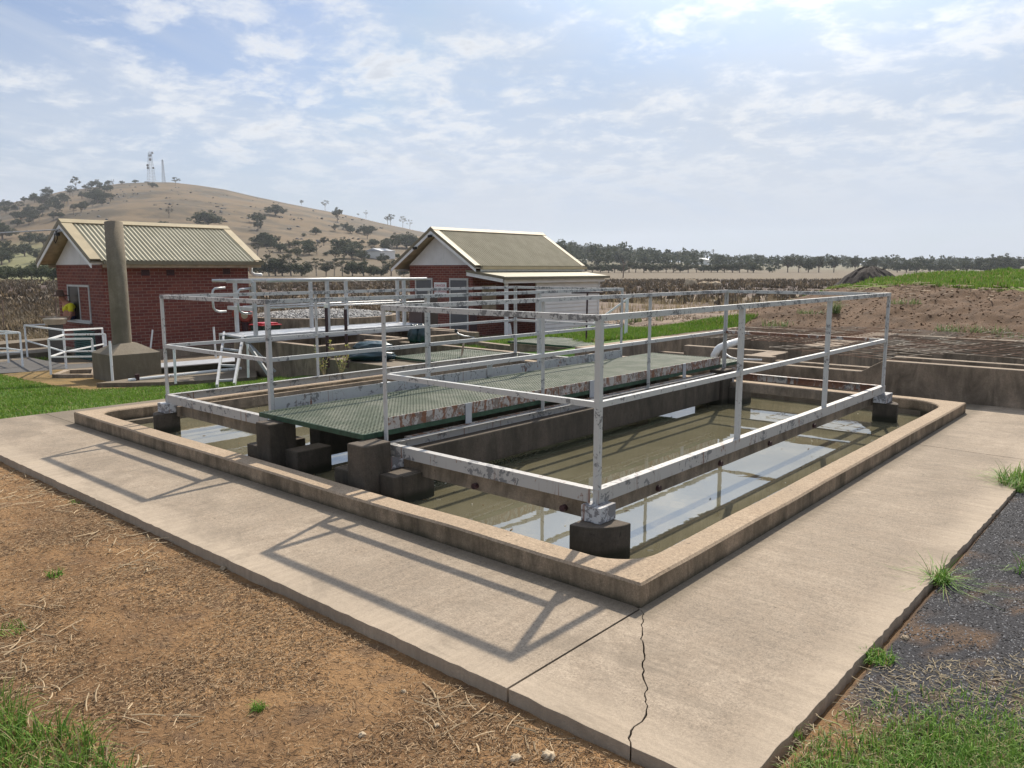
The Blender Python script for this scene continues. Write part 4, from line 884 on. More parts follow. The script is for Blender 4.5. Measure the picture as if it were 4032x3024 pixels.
tag(blob('rubbish_bag', (c[0]-.08, c[1]+.10, z+.22), .36, .22, .11, M['bag'], None, 9, .25, ang+.1), 'grey-green plastic bag lying on top of the other bag', 'bag', 'dark plastic bags lying on the slab')
for i, (px_, lb) in enumerate(((1632, 'left of two upright dark green sacks beside the brown cabinet'), (1660, 'crumpled right one of two upright dark green sacks'))):
    c = bz(px_, 1346, .22); tag(blob('green_sack', (c[0], c[1], .22+.13), .12-.01*i, .13, .20, M['bag'], None, 20+i, .3, ang), lb, 'sack', 'green sacks by the cabinet')
cbn = thing('cabinet', 'tall plain brown cabinet at the far end of the raised walkway', 'cabinet', (-11.6, 9.2, .2))
MB().box(-11.87, 9.05, -.3, -11.38, 9.5, .96).build('case', M['brown'], cbn, bevel=.006); MB().box(-11.85, 9.03, .1, -11.40, 9.048, .93).build('cabinet_door', M['brown'], cbn, bevel=.003); MB().box(-11.37, 9.1, .0, -11.362, 9.45, .93).build('side_panel', M['brown'], cbn)
# star pickets
for px_, y0_, y1_, lb, cap in ((1284, 1205, 1440, 'dark steel picket with a cream cap, left one of the pair', 1), (1360, 1218, 1440, 'bare dark steel picket, right one of the pair', 0)):
    bs_ = bz(px_+8, 1448, -.06); dp = float((bs_-CAM)@fw); tp = bd(px_, y0_, dp); q = thing('steel_picket', lb, 'picket', bs_, 'dark steel pickets behind the left handrail frame')
    b = MB()
    for a in (90, 210, 330): 
        d = np.array([math.cos(R(a)), math.sin(R(a)), 0])*.03; p0 = np.array(bs_); p1 = np.array(tp); nn_ = np.array([-d[1], d[0], 0])*.10; b.add([p0-nn_, p0+d-nn_, p0+d+nn_, p0+nn_, p1-nn_, p1+d-nn_, p1+d+nn_, p1+nn_], [(0, 1, 2, 3), (4, 5, 6, 7), (0, 1, 5, 4), (1, 2, 6, 5), (2, 3, 7, 6), (3, 0, 4, 7)])
    b.build('stake', M['maroon'], q)
    if cap: MB().tube([tp-np.array([0, 0, .03]), tp+np.array([0, 0, .035])], .04, 10).build('cap', M['creamwhite'], q)

# ------------------------------------------------------------------ concrete pole and the railed pits on the left
gzb = -.42; po = thing('concrete_pole', 'thick weathered round concrete pole on a pyramid-topped concrete block', 'pole', (-13.3, 3.3, gzb))
x0, x1, y0, y1 = -13.72, -12.80, 2.78, 3.66
b = MB(); b.box(x0, y0, gzb-.15, x1, y1, .055); b.build('block', M['poleconc'], po, bevel=.012)
b = MB(); cx, cy = (x0+x1)/2, (y0+y1)/2; k = .15; b.add([(x0, y0, .056), (x1, y0, .056), (x1, y1, .056), (x0, y1, .056), (cx-k, cy-k, .235), (cx+k, cy-k, .235), (cx+k, cy+k, .235), (cx-k, cy+k, .235)], [(0, 1, 5, 4), (1, 2, 6, 5), (2, 3, 7, 6), (3, 0, 4, 7), (4, 5, 6, 7)]); b.build('block_cap', M['poleconc'], po)
dpp = float((np.array([cx, cy, .2])-CAM)@fw); bt = bd(481, 1352, dpp); tp = bd(447, 876, dpp)
MB().tube([bt-(tp-bt)*.05, bt, bt+(tp-bt)*.5, tp], [.168, .168, .165, .16], 28).build('shaft', M['poleconc'], po, smooth=False)
for p_ in [q for q in po.children if q.name.startswith('shaft')]: p_.data.polygons.foreach_set('use_smooth', [len(p.vertices) == 4 for p in p_.data.polygons])
def railing(label, posts, tops, mids, rad=.02):
    root = thing('pit_railing', label, 'railing', posts[0][0], 'white railings round the pits on the left')
    for a, c in posts: MB().beam(a, c, .034, .034).build('post', M['whitepaint'], root)
    for a, c in tops: MB().beam(a, c, .034, .034).build('top_rail', M['whitepaint'], root)
    for a, c in mids: MB().beam(a, c, .026, .028).build('mid_rail', M['whitepaint'], root)
gp = lambda x, y: (.226*x, 1100+.226*y)
def post_at(xb, yb, zb, xt, yt):
    a = np.array(bz(*gp(xb, yb), zb)); c = bd(*gp(xt, yt), float((a-CAM)@fw)); return a, c
A1 = post_at(890, 1659, -.42, 845, 1045); A2_ = post_at(1650, 1655, -.42, 1600, 1035); A3 = post_at(1160, 1575, -.5, 1110, 965); A4 = post_at(1880, 1560, -.5, 1830, 955)
lerp = lambda p, t: p[0]+(p[1]-p[0])*t
railing('low white railing round the small square pit beside the concrete pole', [A1, A2_, A3, A4], [(A1[1], A2_[1]), (A1[1], A3[1]), (A3[1], A4[1])], [(lerp(A1, .5), lerp(A2_, .5)), (lerp(A1, .5), lerp(A3, .52)), (lerp(A3, .52), lerp(A4, .52))])
B1 = post_at(480, 1350, -.6, 425, 800); B2 = post_at(1155, 1570, -.505, 1098, 885); B3 = post_at(1120, 1300, -.65, 1075, 770); B4 = post_at(1830, 1400, -.6, 1780, 850)
railing('white railing in front of the green corrugated sheet under the window', [B1, B2, B3, B4], [(B1[1], B2[1]), (B1[1], B3[1]), (B2[1], B4[1])], [(lerp(B1, .52), lerp(B2, .45)), (lerp(B2, .45), lerp(B4, .5))])
C1 = post_at(400, 1545, -.5, 345, 930); C2 = post_at(155, 1500, -.53, 105, 905); C3 = post_at(-60, 1560, -.5, -110, 950)
railing('leftmost white railing, cut by the left edge of the view', [C1, C2, C3], [(C1[1], C2[1]), (C1[1], C3[1]), (C2[1], np.array(C2[1])+np.array([-1.5, -.9, 0]))], [(lerp(C1, .5), lerp(C2, .5)), (lerp(C1, .46), lerp(C3, .46)), (lerp(C2, .5), np.array(lerp(C2, .5))+np.array([-1.5, -.9, 0]))])
# slabs and pits
def quad(pxs, z, th, name, label, cat, mt, grp=None):
    q = [bz(*gp(*p), z)[:2] for p in pxs]; b = MB(); ar = sum(q[i][0]*q[(i+1) % len(q)][1]-q[(i+1) % len(q)][0]*q[i][1] for i in range(len(q)))
    if ar < 0: q = q[::-1]
    b.prism([tuple(p) for p in q], z-th, z); return tag(b.build(name, M[mt], None, bevel=.008), label, cat, grp)
quad([(-900, 1560), (560, 1365), (1130, 1480), (2000, 1440), (2000, 1530), (-900, 1680)], -.47, .12, 'dark_slab', 'flat dark grey slab between the railed pits at far left', 'slab', 'darkslab')
quad([(-700, 1120), (830, 1020), (1000, 1035), (-700, 1200)], -.62, .3, 'low_wall', 'pale sunlit low wall top beyond the pit railings', 'concrete wall', 'paving')
quad([(-700, 1290), (1110, 1160), (1110, 1240), (-700, 1390)], -.66, .2, 'low_wall', 'lower tan wall top between the pit railings and the brick building', 'concrete wall', 'paving')
quad([(-500, 1440), (500, 1345), (560, 1365), (-500, 1500)], -.463, .1, 'low_wall', 'narrow tan kerb strip edging the dark slab on the left', 'concrete wall', 'paving')
pit = thing('pit_kerb', 'small square pit kerb inside the low railing beside the pole block', 'pit', tuple(bz(*gp(1300, 1620), -.4)))
q1, q2 = bz(*gp(960, 1650), -.38), bz(*gp(1640, 1650), -.38); q3, q4 = bz(*gp(1180, 1570), -.38), bz(*gp(1660, 1555), -.38)
for a, c in ((q1, q2), (q1, q3), (q3, q4), (q2, q4)): MB().beam((a[0], a[1], -.45), (c[0], c[1], -.45), .12, .14).build('kerb_side', M['conc'], pit, bevel=.01)
cs = thing('corrugated_screen', 'dark green corrugated sheet standing against the brick gable under the window', 'screen', (-20.8, 5.3, -.9))
V = []; Fc = []
for i in range(0, 161):
    zq = -.98+i*.95/160; h = .02*math.sin(i*2*math.pi/10); V += [(-21.7, 5.35+h, zq), (-20.05, 5.30+h, zq)]
for i in range(160): Fc.append((2*i, 2*i+1, 2*i+3, 2*i+2))
V2 = [(x, y+.015, z) for x, y, z in V]; nV = len(V); Fc += [tuple(nV+k for k in f[::-1]) for f in Fc]; mesh('sheet', V+V2, Fc, M['roofgreen'], cs)
MB().box(-20.05, 5.28, -.98, -20.0, 5.4, .02).build('edge_post', M['maroon'], cs)
yb = bd(*gp(960, 710), 19.3); yt = thing('round_vat', 'small yellowish round vat beside the left corner of the brick building', 'vat', (yb[0], yb[1], -.9))
MB().lathe((yb[0], yb[1], yb[2]), [(.0, .05), (.25, .05), (.27, .03), (.22, -.10), (.0, -.11)], 24).build('vat_rim', M['soffit'], yt, smooth=False); MB().lathe((yb[0], yb[1], yb[2]), [(.16, -.105), (.16, -1.1)], 20).build('vat_stand', M['darkslab'], yt)
vb = bz(*gp(1030, 1260), -.6); dp = float((vb-CAM)@fw); thandle('rusty T-handle valve key in the pit left of the brick building', vb, bd(*gp(955, 655), dp), tuple(r0*.8), M['meshrust'], .025)
vb = bz(*gp(895, 1320), -.6); tag(MB().beam(vb, bd(*gp(855, 765), float((vb-CAM)@fw)), .05, .05).build('oxide_post', M['maroon']), 'dark red steel post between the white pit railings', 'post')
# pipes as short posts
for (xb, yb_, zb), (xt, yt_), lb in (((591, 1385, -.60), (601-0, 1298), 'short white pipe standing by the long brick wall, nearer the pole'), ((850, 1408, -.42), (841, 1287), 'short white pipe standing by the long brick wall, near the ladder'),
                           ((692, 1511, -.37), (685, 1375), 'white pipe post at the path edge right of the pole'), ((978, 1487, -.32), (975, 1355), 'white pipe post behind the ladder'), ((444, 1505, -.40), (432, 1343), 'white pipe post in front of the pole block')):
    a = np.array(bz(xb, yb_, zb)); c = bd(xt, yt_, float((a-CAM)@fw)); tag(MB().tube([a, c], .022, 10).build('pipe_post', M['whitepaint'], None, smooth=False), lb, 'pipe')
vp = thing('valve_pipe', 'white pipe with a dark tap lying on the path right of the pole block', 'pipe', tuple(bz(510, 1494, -.36)))
a, c = bz(505, 1497, -.33), bz(950, 1450, -.27); MB().tube([a, c], .028, 10).build('pipe', M['whitepaint'], vp); t_ = a+(c-a)*.075; MB().tube([t_-np.array([0, 0, .06]), t_+np.array([0, 0, .09])], .04, 10).build('tap', M['maroon'], vp)
def pz(lst, z): return [tuple(bz(*p, z)[:2]) for p in lst]
q = pz([(380, 1512), (700, 1507), (1010, 1488), (1010, 1445), (615, 1478)], -.36); tag(MB().prism(q, -.5, -.345).build('path', M['paving']), kind='structure')
gw = thing('grated_channel', 'pale grated channel running beside the long brick wall behind the pole', 'channel', (-14.5, 5.2, -.5))
q = pz([(600, 1432), (600, 1449), (985, 1417), (985, 1402)], -.30); MB().prism(q, -.32, -.30).build('grate_top', M['alu'], gw); q = pz([(600, 1449), (985, 1417), (985, 1412), (600, 1444)], -.30); MB().prism(q, -.52, -.322).build('side_wall', M['wetconc'], gw)
# ------------------------------------------------------------------ grass, litter and stones
def blades(name, P, hgt, wid, cols, mt, lean=.5, seg=2, parent=None, bend=.5):
    n = len(P); t = RNG.uniform(0, 6.283, n); d = np.stack([np.cos(t), np.sin(t), np.zeros(n)], 1); s_ = np.stack([-np.sin(t), np.cos(t), np.zeros(n)], 1)
    le = RNG.uniform(.1, 1, n)*lean; rowsV = []
    for k in range(seg+1):
        f = k/seg; off = d*(le*hgt*(f**(1+bend)))[:, None]+np.array([0, 0, 1])*(hgt*f*np.sqrt(np.maximum(1-(le*f)**2*.8, .05)))[:, None]; wv = (wid*(1-f)**.7*.5)[:, None]*s_
        if k < seg: rowsV += [P+off-wv, P+off+wv]
        else: rowsV += [P+off]
    m_ = 2*seg+1; V = np.stack(rowsV, 1).reshape(-1, 3); base = (np.arange(n)*m_)[:, None]; FT = []
    for k in range(seg-1): FT += [base+[2*k, 2*k+1, 2*k+3], base+[2*k, 2*k+3, 2*k+2]]
    FT += [base+[2*seg-2, 2*seg-1, 2*seg]]; Fq = np.concatenate(FT, 0)
    return npmesh(name, V, Fq, mt, parent, np.repeat(cols, m_, axis=0))
def gcol(n, a, b, dead=.1, dc=(.42, .33, .17)):
    t = RNG.uniform(0, 1, (n, 1)); c = np.array(a)*(1-t)+np.array(b)*t; k = RNG.uniform(0, 1, n) < dead; c[k] = np.array(dc)*RNG.uniform(.6, 1.1, (k.sum(), 1)); return c
def on_ground(x, y): return np.stack([x, y, gnear(x, y)+roughz(x, y)-.003], 1)
def scatter(n, x0, x1, y0, y1, test=None):
    x = RNG.uniform(x0, x1, n); y = RNG.uniform(y0, y1, n)
    if test is not None: k = test(x, y); x, y = x[k], y[k]
    return x, y
GA, GB = (.075, .175, .018), (.23, .34, .05)
# lawn left of the tank
def lawn1(x, y):
    e = fbm(x, y, 1.2, 61)*.8; 
    return (x < -7.79) & (y < 3.0+(-x-7.8)*.06+e*.4+np.where(x > -10.8, 1.4, 0)) & (y > -1.6) & ~((x < -11.7) & (y > 1.75+e*.3))& (RNG.uniform(0, 1, len(x)) < .55+.45*sst(fbm(x, y, 1.5, 66), .3, .5))
x, y = scatter(150000, -16, -7.78, -1.6, 5.0, lawn1); n = len(x); big_ = sst(fbm(x, y, 2.3, 62), .55, .72)
tag(blades('lawn_grass', on_ground(x, y), RNG.uniform(.018, .042, n)*(1+.7*big_), RNG.uniform(.008, .014, n), gcol(n, GA, GB, .06), M['blade'], .9), kind='stuff')
def lawn2(x, y): return (fbm(x, y, .7, 63) > .25) & ~((x > -9.0) & (y < 9.8) & (x < -5.7) & (y < 9.2)) & (y < 14.3+(-x-5.6)*.2)
x, y = scatter(60000, -11.5, -5.78, 8.2, 15.2, lawn2); n = len(x)
tag(blades('lawn_grass', on_ground(x, y), RNG.uniform(.06, .12, n), RNG.uniform(.014, .024, n), gcol(n, GA, GB, .06), M['blade'], .8), kind='stuff')
x, y = scatter(9000, -16.5, -11.5, 9.2, 17, None); n = len(x)
tag(blades('lawn_grass', on_ground(x, y), RNG.uniform(.05, .1, n), RNG.uniform(.018, .03, n), gcol(n, GA, GB, .1), M['blade'], .8), kind='stuff')
x, y = scatter(14000, -36, -21, -1, 4.8, None); n = len(x)
tag(blades('lawn_grass', on_ground(x, y), RNG.uniform(.05, .1, n), RNG.uniform(.02, .03, n), gcol(n, GA, GB, .1), M['blade'], .8), kind='stuff')
# mound top
def md(x, y): yc = 17.0-.25*np.clip(x, -7, 6); return (y > yc-.1+(fbm(x, y, .9, 21)-.5)*1.6) & (x > -8.3) & (y < yc+16)
x, y = scatter(120000, -9, 8, 14.8, 33, md); n = len(x); tl = sst(fbm(x, y, .8, 68), .5, .7)
tag(blades('mound_grass', on_ground(x, y), RNG.uniform(.05, .11, n)*(1+.9*tl), RNG.uniform(.022, .04, n), gcol(n, (.09, .19, .02), (.25, .36, .07), .12), M['blade'], .8), kind='stuff')
# foreground corners
def fg(x, y): return x*.55+y < -2.28-.40*fbm(x, y, 4, 71)-.0
c0 = bz(0, 3024, -.09)
def cornerL(x, y):
    u = (x-CAM[0])*r0[0]+(y-CAM[1])*r0[1]; v = (x-CAM[0])*fh[0]+(y-CAM[1])*fh[1]
    col = 2016+F*u/(v*cp_+.25); return (v > 1.6) & (v < 2.84-.00085*np.clip(col, 0, 900)+.35*(fbm(x, y, 5, 72)-.5)) & (col < 1150) & (col > -500)
x, y = scatter(90000, -4, 1.5, -4, -.9, cornerL); n = len(x)
tag(blades('tall_grass', on_ground(x, y), RNG.uniform(.04, .14, n), RNG.uniform(.004, .0075, n), gcol(n, (.05, .13, .015), (.22, .34, .06), .16), M['blade'], 1.3, 4), kind='stuff')
def cornerR(x, y):
    k = -(y-1.55*(x-1)-.05)+(fbm(x, y, 3, 73)-.5)*.9-.2
    return (x > 1.0) & (RNG.uniform(0, 1, len(x)) < .05+.62*sst(k, .2, 1.1)) & (k > .05) & (y > -1.2)
x, y = scatter(130000, .95, 2.3, -1.1, 1.6, cornerR); n = len(x)
tag(blades('creeping_grass', on_ground(x, y), RNG.uniform(.02, .07, n), RNG.uniform(.003, .006, n), gcol(n, (.07, .17, .025), (.22, .36, .06), .16), M['blade'], 1.3, 3), kind='stuff')
x, y = scatter(30000, 2.2, 4.2, -2.5, 1.8, lambda x, y: y < 1.2+(x-2.2)*.3); n = len(x)
tag(blades('creeping_grass', on_ground(x, y), RNG.uniform(.03, .09, n), RNG.uniform(.006, .01, n), gcol(n, (.07, .17, .025), (.22, .36, .06), .16), M['blade'], 1.2, 2), kind='stuff')
# weeds: single tufts, each a thing
def tuft(label, x, y, n, h, w_, spread, name='grass_tuft', cols=((.07, .19, .02), (.22, .36, .06)), lean=1.3, grp='grass tufts growing through the edges'):
    z = gz(x, y)+float(roughz(np.array([x]), np.array([y]))[0])-.004; root = thing(name, label, 'weed', (x, y, z), grp)
    a = RNG.uniform(0, 6.28, n); r_ = spread*np.sqrt(RNG.uniform(0, 1, n)); P = np.stack([x+r_*np.cos(a), y+r_*np.sin(a), np.full(n, z)], 1)
    blades('leaves', P, RNG.uniform(.35, 1., n)*h, np.full(n, w_)*RNG.uniform(.6, 1.2, n), gcol(n, cols[0], cols[1], .08), M['blade'], lean, 5, root); return root
tuft('wide spiky grass tuft at the pavement edge with long blades over the gravel', .99, 1.34, 120, .20, .0055, .05, lean=2.8)
tuft('thick grass clump at the far right edge of the pavement', 1.08, 3.78, 700, .22, .008, .25, lean=2.0)
tuft('small green weed between the pavement edge and the gravel', .985, .28, 150, .07, .007, .07)
tuft('tiny grass seedling at the near end of the pavement edge', .95, -.50, 26, .05, .004, .02)
tuft('single green tuft on bare dirt near the bottom of the photo', -.68, -1.62, 90, .055, .004, .025)
tuft('bright green sprig on the dirt at left, below the long pavement', -2.72, -1.63, 44, .07, .008, .04)
tuft('grey-green patch of weed at the left edge of the dirt', -2.15, -2.02, 120, .05, .005, .08)
tuft('small weed against the pavement edge at far left', -4.05, -1.04, 24, .05, .006, .03)
tuft('straggly grass runner lying on the dark gravel', 1.30, 1.78, 30, .16, .006, .06, lean=1.8)
for px_, py_, h, lb in ((3290, 1235, .45, 'upright dry weed standing on the brown bank, left of the far corner post'), (3200, 1235, .16, 'flat weed patch on the brown bank between the two right posts'), (3560, 1200, .18, 'flat weed patch on the brown bank just right of the far corner post'), (3750, 1310, .22, 'spreading weed at the foot of the brown bank, left one of two'), (3900, 1312, .22, 'spreading weed at the foot of the brown bank, right one of two'), (3060, 1290, .22, 'pale weed at the left foot of the brown bank'), (4010, 1330, .14, 'small weed at the foot of the brown bank by the right edge')):
    s_ = 6.
    d = ray(px_, py_); 
    while s_ < 60:
        p = CAM+d*s_
        if gz(p[0], p[1]) > p[2]: break
        s_ += .1
    tuft(lb, p[0], p[1], 90, h, .018, .10 if h > .4 else .35, 'weed', cols=((.10, .17, .05), (.25, .30, .13)), grp='weeds on the brown bank')
# flowering weeds by the pickets
for px_, lb in ((1275, 'spindly yellow-flowered weed round the left picket'), (1345, 'spindly yellow-flowered weed round the right picket')):
    c = bz(px_, 1478, -.1); root = thing('flowering_weed', lb, 'weed', c, 'flowering weeds by the pickets'); b = MB(); lf = MB()
    for k in range(9):
        a = random.uniform(0, 6.28); h = random.uniform(.25, .62); p = [(c[0]+math.cos(a)*.32*t*h+random.uniform(-.02, .02), c[1]+math.sin(a)*.32*t*h, -.12+h*t) for t in np.linspace(0, 1, 6)]
        b.tube(p, .005, 4)
        for q in p[2:]:
            for _ in range(4):
                v = Vector((random.uniform(-1, 1), random.uniform(-1, 1), random.uniform(-.3, 1))).normalized()*.05; s2 = v.cross(Vector((0, 0, 1))).normalized()*.012; q_ = Vector(q); lf.add([q_, q_+v*.5+s2, q_+v, q_+v*.5-s2], [(0, 1, 2, 3)], random.choice([(.12, .17, .05), (.3, .33, .1), (.5, .46, .12)]))
    b.build('stems', M['tan'], root); lf.build('flowers', M['leaf'], root)
# dry straw and twigs on the dirt
def strips(name, P, L, wid, cols, mt, curve=.5, lift=.006):
    n = len(P); a = RNG.uniform(0, 6.283, n); k = RNG.uniform(-1, 1, n)*curve; rows = []
    x, y = P[:, 0].copy(), P[:, 1].copy(); zz = P[:, 2]+lift*RNG.uniform(.3, 1.6, n); tl = RNG.uniform(-.12, .25, n); seg = 3
    for i in range(seg+1):
        s_ = np.stack([-np.sin(a), np.cos(a), np.zeros(n)], 1)*(wid*.5*(1-.5*abs(i/seg-.4)))[:, None]; c = np.stack([x, y, zz+tl*L*(i/seg)*.5], 1); top = c+np.array([0, 0, 1])*(wid*.45)[:, None]
        rows += [c-s_, top, c+s_]; a = a+k*.5; x = x+np.cos(a)*L/seg; y = y+np.sin(a)*L/seg
    V = np.stack(rows, 1).reshape(-1, 3); b = (np.arange(n)*12)[:, None]; FT = []
    for i in range(seg):
        for j in (0, 1): FT.append(b+[3*i+j, 3*i+j+1, 3*i+j+4, 3*i+j+3])
    return npmesh(name, V, np.concatenate(FT, 0), mt, None, np.repeat(cols, 12, axis=0))
def dirtL(x, y): return (y < -1.0) & (RNG.uniform(0, 1, len(x)) < .25+.75*sst(fbm(x, y, 1.8, 81), .42, .62))
x, y = scatter(150000, -6.5, 1.2, -3.0, -1.0, dirtL); n = len(x); cc = np.where(RNG.uniform(0, 1, (n, 1)) < .55, np.array([.40, .28, .165]), np.array([.13, .08, .045]))*RNG.uniform(.55, 1.15, (n, 1))
tag(strips('straw_litter', on_ground(x, y), RNG.uniform(.006, .032, n), RNG.uniform(.0017, .0042, n), cc, M['litter'], .8, .008), kind='stuff')
x, y = scatter(1900, -5.5, 1.0, -2.8, -1.0, lambda x, y: fbm(x, y, 1.1, 83)+.25*sst(-y, 1.5, 2.2) > .52); n = len(x)
tag(strips('dry_stalks', on_ground(x, y), RNG.uniform(.04, .15, n), RNG.uniform(.003, .008, n), np.array([.46, .35, .22])*RNG.uniform(.45, 1.1, (n, 1)), M['litter'], .55, .012), kind='stuff')
x, y = scatter(7000, .95, 2.4, -1.3, .9, lambda x, y: (x > 1.0-.1*(y < -.3)) & (y < .2+(x-1)*1.2)); n = len(x)
tag(strips('straw_litter', on_ground(x, y), RNG.uniform(.01, .06, n), RNG.uniform(.0015, .004, n), np.array([.45, .37, .24])*RNG.uniform(.4, 1.1, (n, 1)), M['litter'], .8), kind='stuff')
# dirt crumbs
x, y = scatter(60000, -6.5, 1.2, -3.0, -.99); n = len(x); t = RNG.uniform(0, 1, (n, 1))
tag(stones('dirt_crumbs', on_ground(x, y), .0015, .008, (np.array([.34, .20, .095])*(1-t)+np.array([.20, .115, .07])*t), M['litter']), kind='stuff')
def grv(x, y): return (x > .995) & (RNG.uniform(0, 1, len(x)) < sst(y+(x-1)*.8+(fbm(x, y, 2, 84)-.5)*.6, -.35, .0))
x, y = scatter(85000, .99, 2.2, -1.1, 4.0, grv); n = len(x); gg_ = (.018+.30*RNG.uniform(0, 1, (n, 1))**2.6)*np.array([1., .99, 1.0])  # wide spread of greys also puts the shadow between stones into their colour
tag(stones('road_gravel', on_ground(x, y), .0035, .0105, gg_, M['litter']), kind='stuff')
for (px_, py_, r_, lb) in ((2212, 2828, .020, 'cream stone against the pavement edge near the crack'), (2160, 3010, .022, 'rounded pale stone at the bottom edge of the photo'), (880, 2251, .016, 'small ochre stone in the pavement shadow at left'), (1425, 2915, .012, 'ochre pebble among the straw'), (1720, 2880, .009, 'tiny cream pebble on the dirt below the crack'), (1590, 2740, .009, 'white pebble on the dirt below the joint'), (2030, 3018, .017, 'white broken stone left of the rounded pale stone'), (3560, 2555, .014, 'cream pebble on the dark gravel')):
    c = bz(px_, py_, -.075); z = float(on_ground(np.array([c[0]]), np.array([c[1]]))[0, 2])
    tag(blob('pebble', (c[0], c[1], z+r_*.45), r_*1.2, r_, r_*.8, M['rubble'], None, int(px_), .5, px_*.01), lb, 'stone')
# clods, stones and roots on the brown bank
x, y = scatter(6000, -8, 7, 13.15, 18.6, lambda x, y: (y < 17.2-.25*np.clip(x, -7, 6)) & (fbm(x, y, .7, 87) > .35)); n = len(x); t = RNG.uniform(0, 1, (n, 1))
tag(stones('soil_clods', on_ground(x, y), .010, .045, np.array([.15, .092, .055])*(1-t)+np.array([.11, .068, .04])*t, M['litter']), kind='stuff')
x, y = scatter(900, -8, 7, 14.5, 18.6, lambda x, y: (y < 17.6-.25*np.clip(x, -7, 6)) & (y > 15.8-.25*np.clip(x, -7, 6))); n = len(x)
tag(strips('dry_roots', on_ground(x, y), RNG.uniform(.1, .5, n), RNG.uniform(.012, .03, n), np.array([.38, .30, .21])*RNG.uniform(.5, 1.1, (n, 1)), M['litter'], .8, .03), kind='stuff')
# leaves and scum specks floating in the tank
x, y = scatter(420, -6.6, -.22, .25, 6.5, lambda x, y: fbm(x, y, .9, 99) > .45); n = len(x); P_f = np.stack([x, y, np.full(n, WZ+.001)], 1)
tag(strips('floating_debris', P_f, RNG.uniform(.008, .04, n), RNG.uniform(.004, .012, n), np.where(RNG.uniform(0, 1, (n, 1)) < .4, np.array([.5, .48, .4]), np.array([.16, .11, .06]))*RNG.uniform(.5, 1.1, (n, 1)), M['litter'], .8, .001), kind='stuff')
# straw mulch, reeds and heath beyond the lawn
def reeds(name, n, x0, x1, y0, y1, h0, h1, w_, cols, test=None, dead=.7, seg=2, lean=.6):
    x, y = scatter(n, x0, x1, y0, y1, test); m_ = len(x); P = np.stack([x, y, np.where((x > -44) & (x < 22) & (y < 43), gnear(x, y), gfar(x, y))-.02], 1); P = np.repeat(P, 7, axis=0); P[:, :2] += RNG.normal(0, .10*h1, (len(P), 2)); k = len(P)
    c = np.repeat(gcol(m_, cols[0], cols[1], dead, cols[2]), 7, axis=0)*RNG.uniform(.7, 1.2, (k, 1))
    return tag(blades(name, P, RNG.uniform(h0, h1, k), np.full(k, w_)*RNG.uniform(.6, 1.3, k), c, M['blade'], lean, seg), kind='stuff')
def inv(x, y):       # inside the view cone, beyond the mound
    u = (x-CAM[0])*r0[0]+(y-CAM[1])*r0[1]; v = (x-CAM[0])*fh[0]+(y-CAM[1])*fh[1]; return (v > 3) & (np.abs(u) < v*.70)
reeds('mulch', 6500, -32, -8.5, 15.5, 36, .04, .15, .045, ((.16, .12, .08), (.30, .235, .17), (.36, .29, .21)), lambda x, y: inv(x, y) & (fbm(x, y, .5, 91) > .42), .5, 2, 1.6)
reeds('dry_reeds', 1300, -46, -14, 34, 60, .3, .75, .035, ((.20, .17, .08), (.36, .29, .17), (.45, .36, .22)), lambda x, y: inv(x, y) & (fbm(x, y, .12, 92) > .50), .6)
reeds('green_weeds', 700, -34, -9, 17, 34, .15, .45, .04, ((.09, .15, .05), (.17, .22, .09), (.3, .3, .15)), lambda x, y: inv(x, y) & (fbm(x, y, .45, 93) > .62), .2)
def band(name, n, d0, d1, h0, h1, w_, cols, colr, seed, thr, dead):
    d = np.sqrt(RNG.uniform(d0*d0, d1*d1, n)); col = RNG.uniform(colr[0], colr[1], n); u = d*(col-2016)/F; x = CAM[0]+d*fh[0]+u*r0[0]; y = CAM[1]+d*fh[1]+u*r0[1]; k = fbm(x, y, .07, seed) > thr; x, y = x[k], y[k]; x, y = x[~((x > -24) & (y < 24) & (y > 4))], y[~((x > -24) & (y < 24) & (y > 4))]
    m_ = len(x); zz = np.where((x > -44) & (x < 23) & (y > -18) & (y < 43), gnear(x, y), gfar(x, y))-.03; P = np.repeat(np.stack([x, y, zz], 1), 9, axis=0); P[:, :2] += RNG.normal(0, .22*h1, (len(P), 2)); c = np.repeat(gcol(m_, cols[0], cols[1], dead, cols[2]), 9, axis=0)*RNG.uniform(.7, 1.25, (len(P), 1))
    return tag(blades(name, P, RNG.uniform(h0, h1, len(P)), np.full(len(P), w_)*RNG.uniform(.5, 1.4, len(P)), c, M['blade'], 1.0, 2), kind='stuff')
HC = ((.07, .055, .038), (.13, .10, .068), (.27, .205, .13))
band('heath', 5500, 30, 70, .15, .45, .10, HC, (-300, 1700), 95, .40, .25)
band('heath', 6500, 60, 190, .4, .8, .22, HC, (-300, 3600), 96, .36, .18)
band('dry_scrub', 2600, 26, 48, .15, .42, .05, ((.12, .10, .055), (.24, .19, .11), (.33, .26, .17)), (-400, 700), 97, .3, .5)

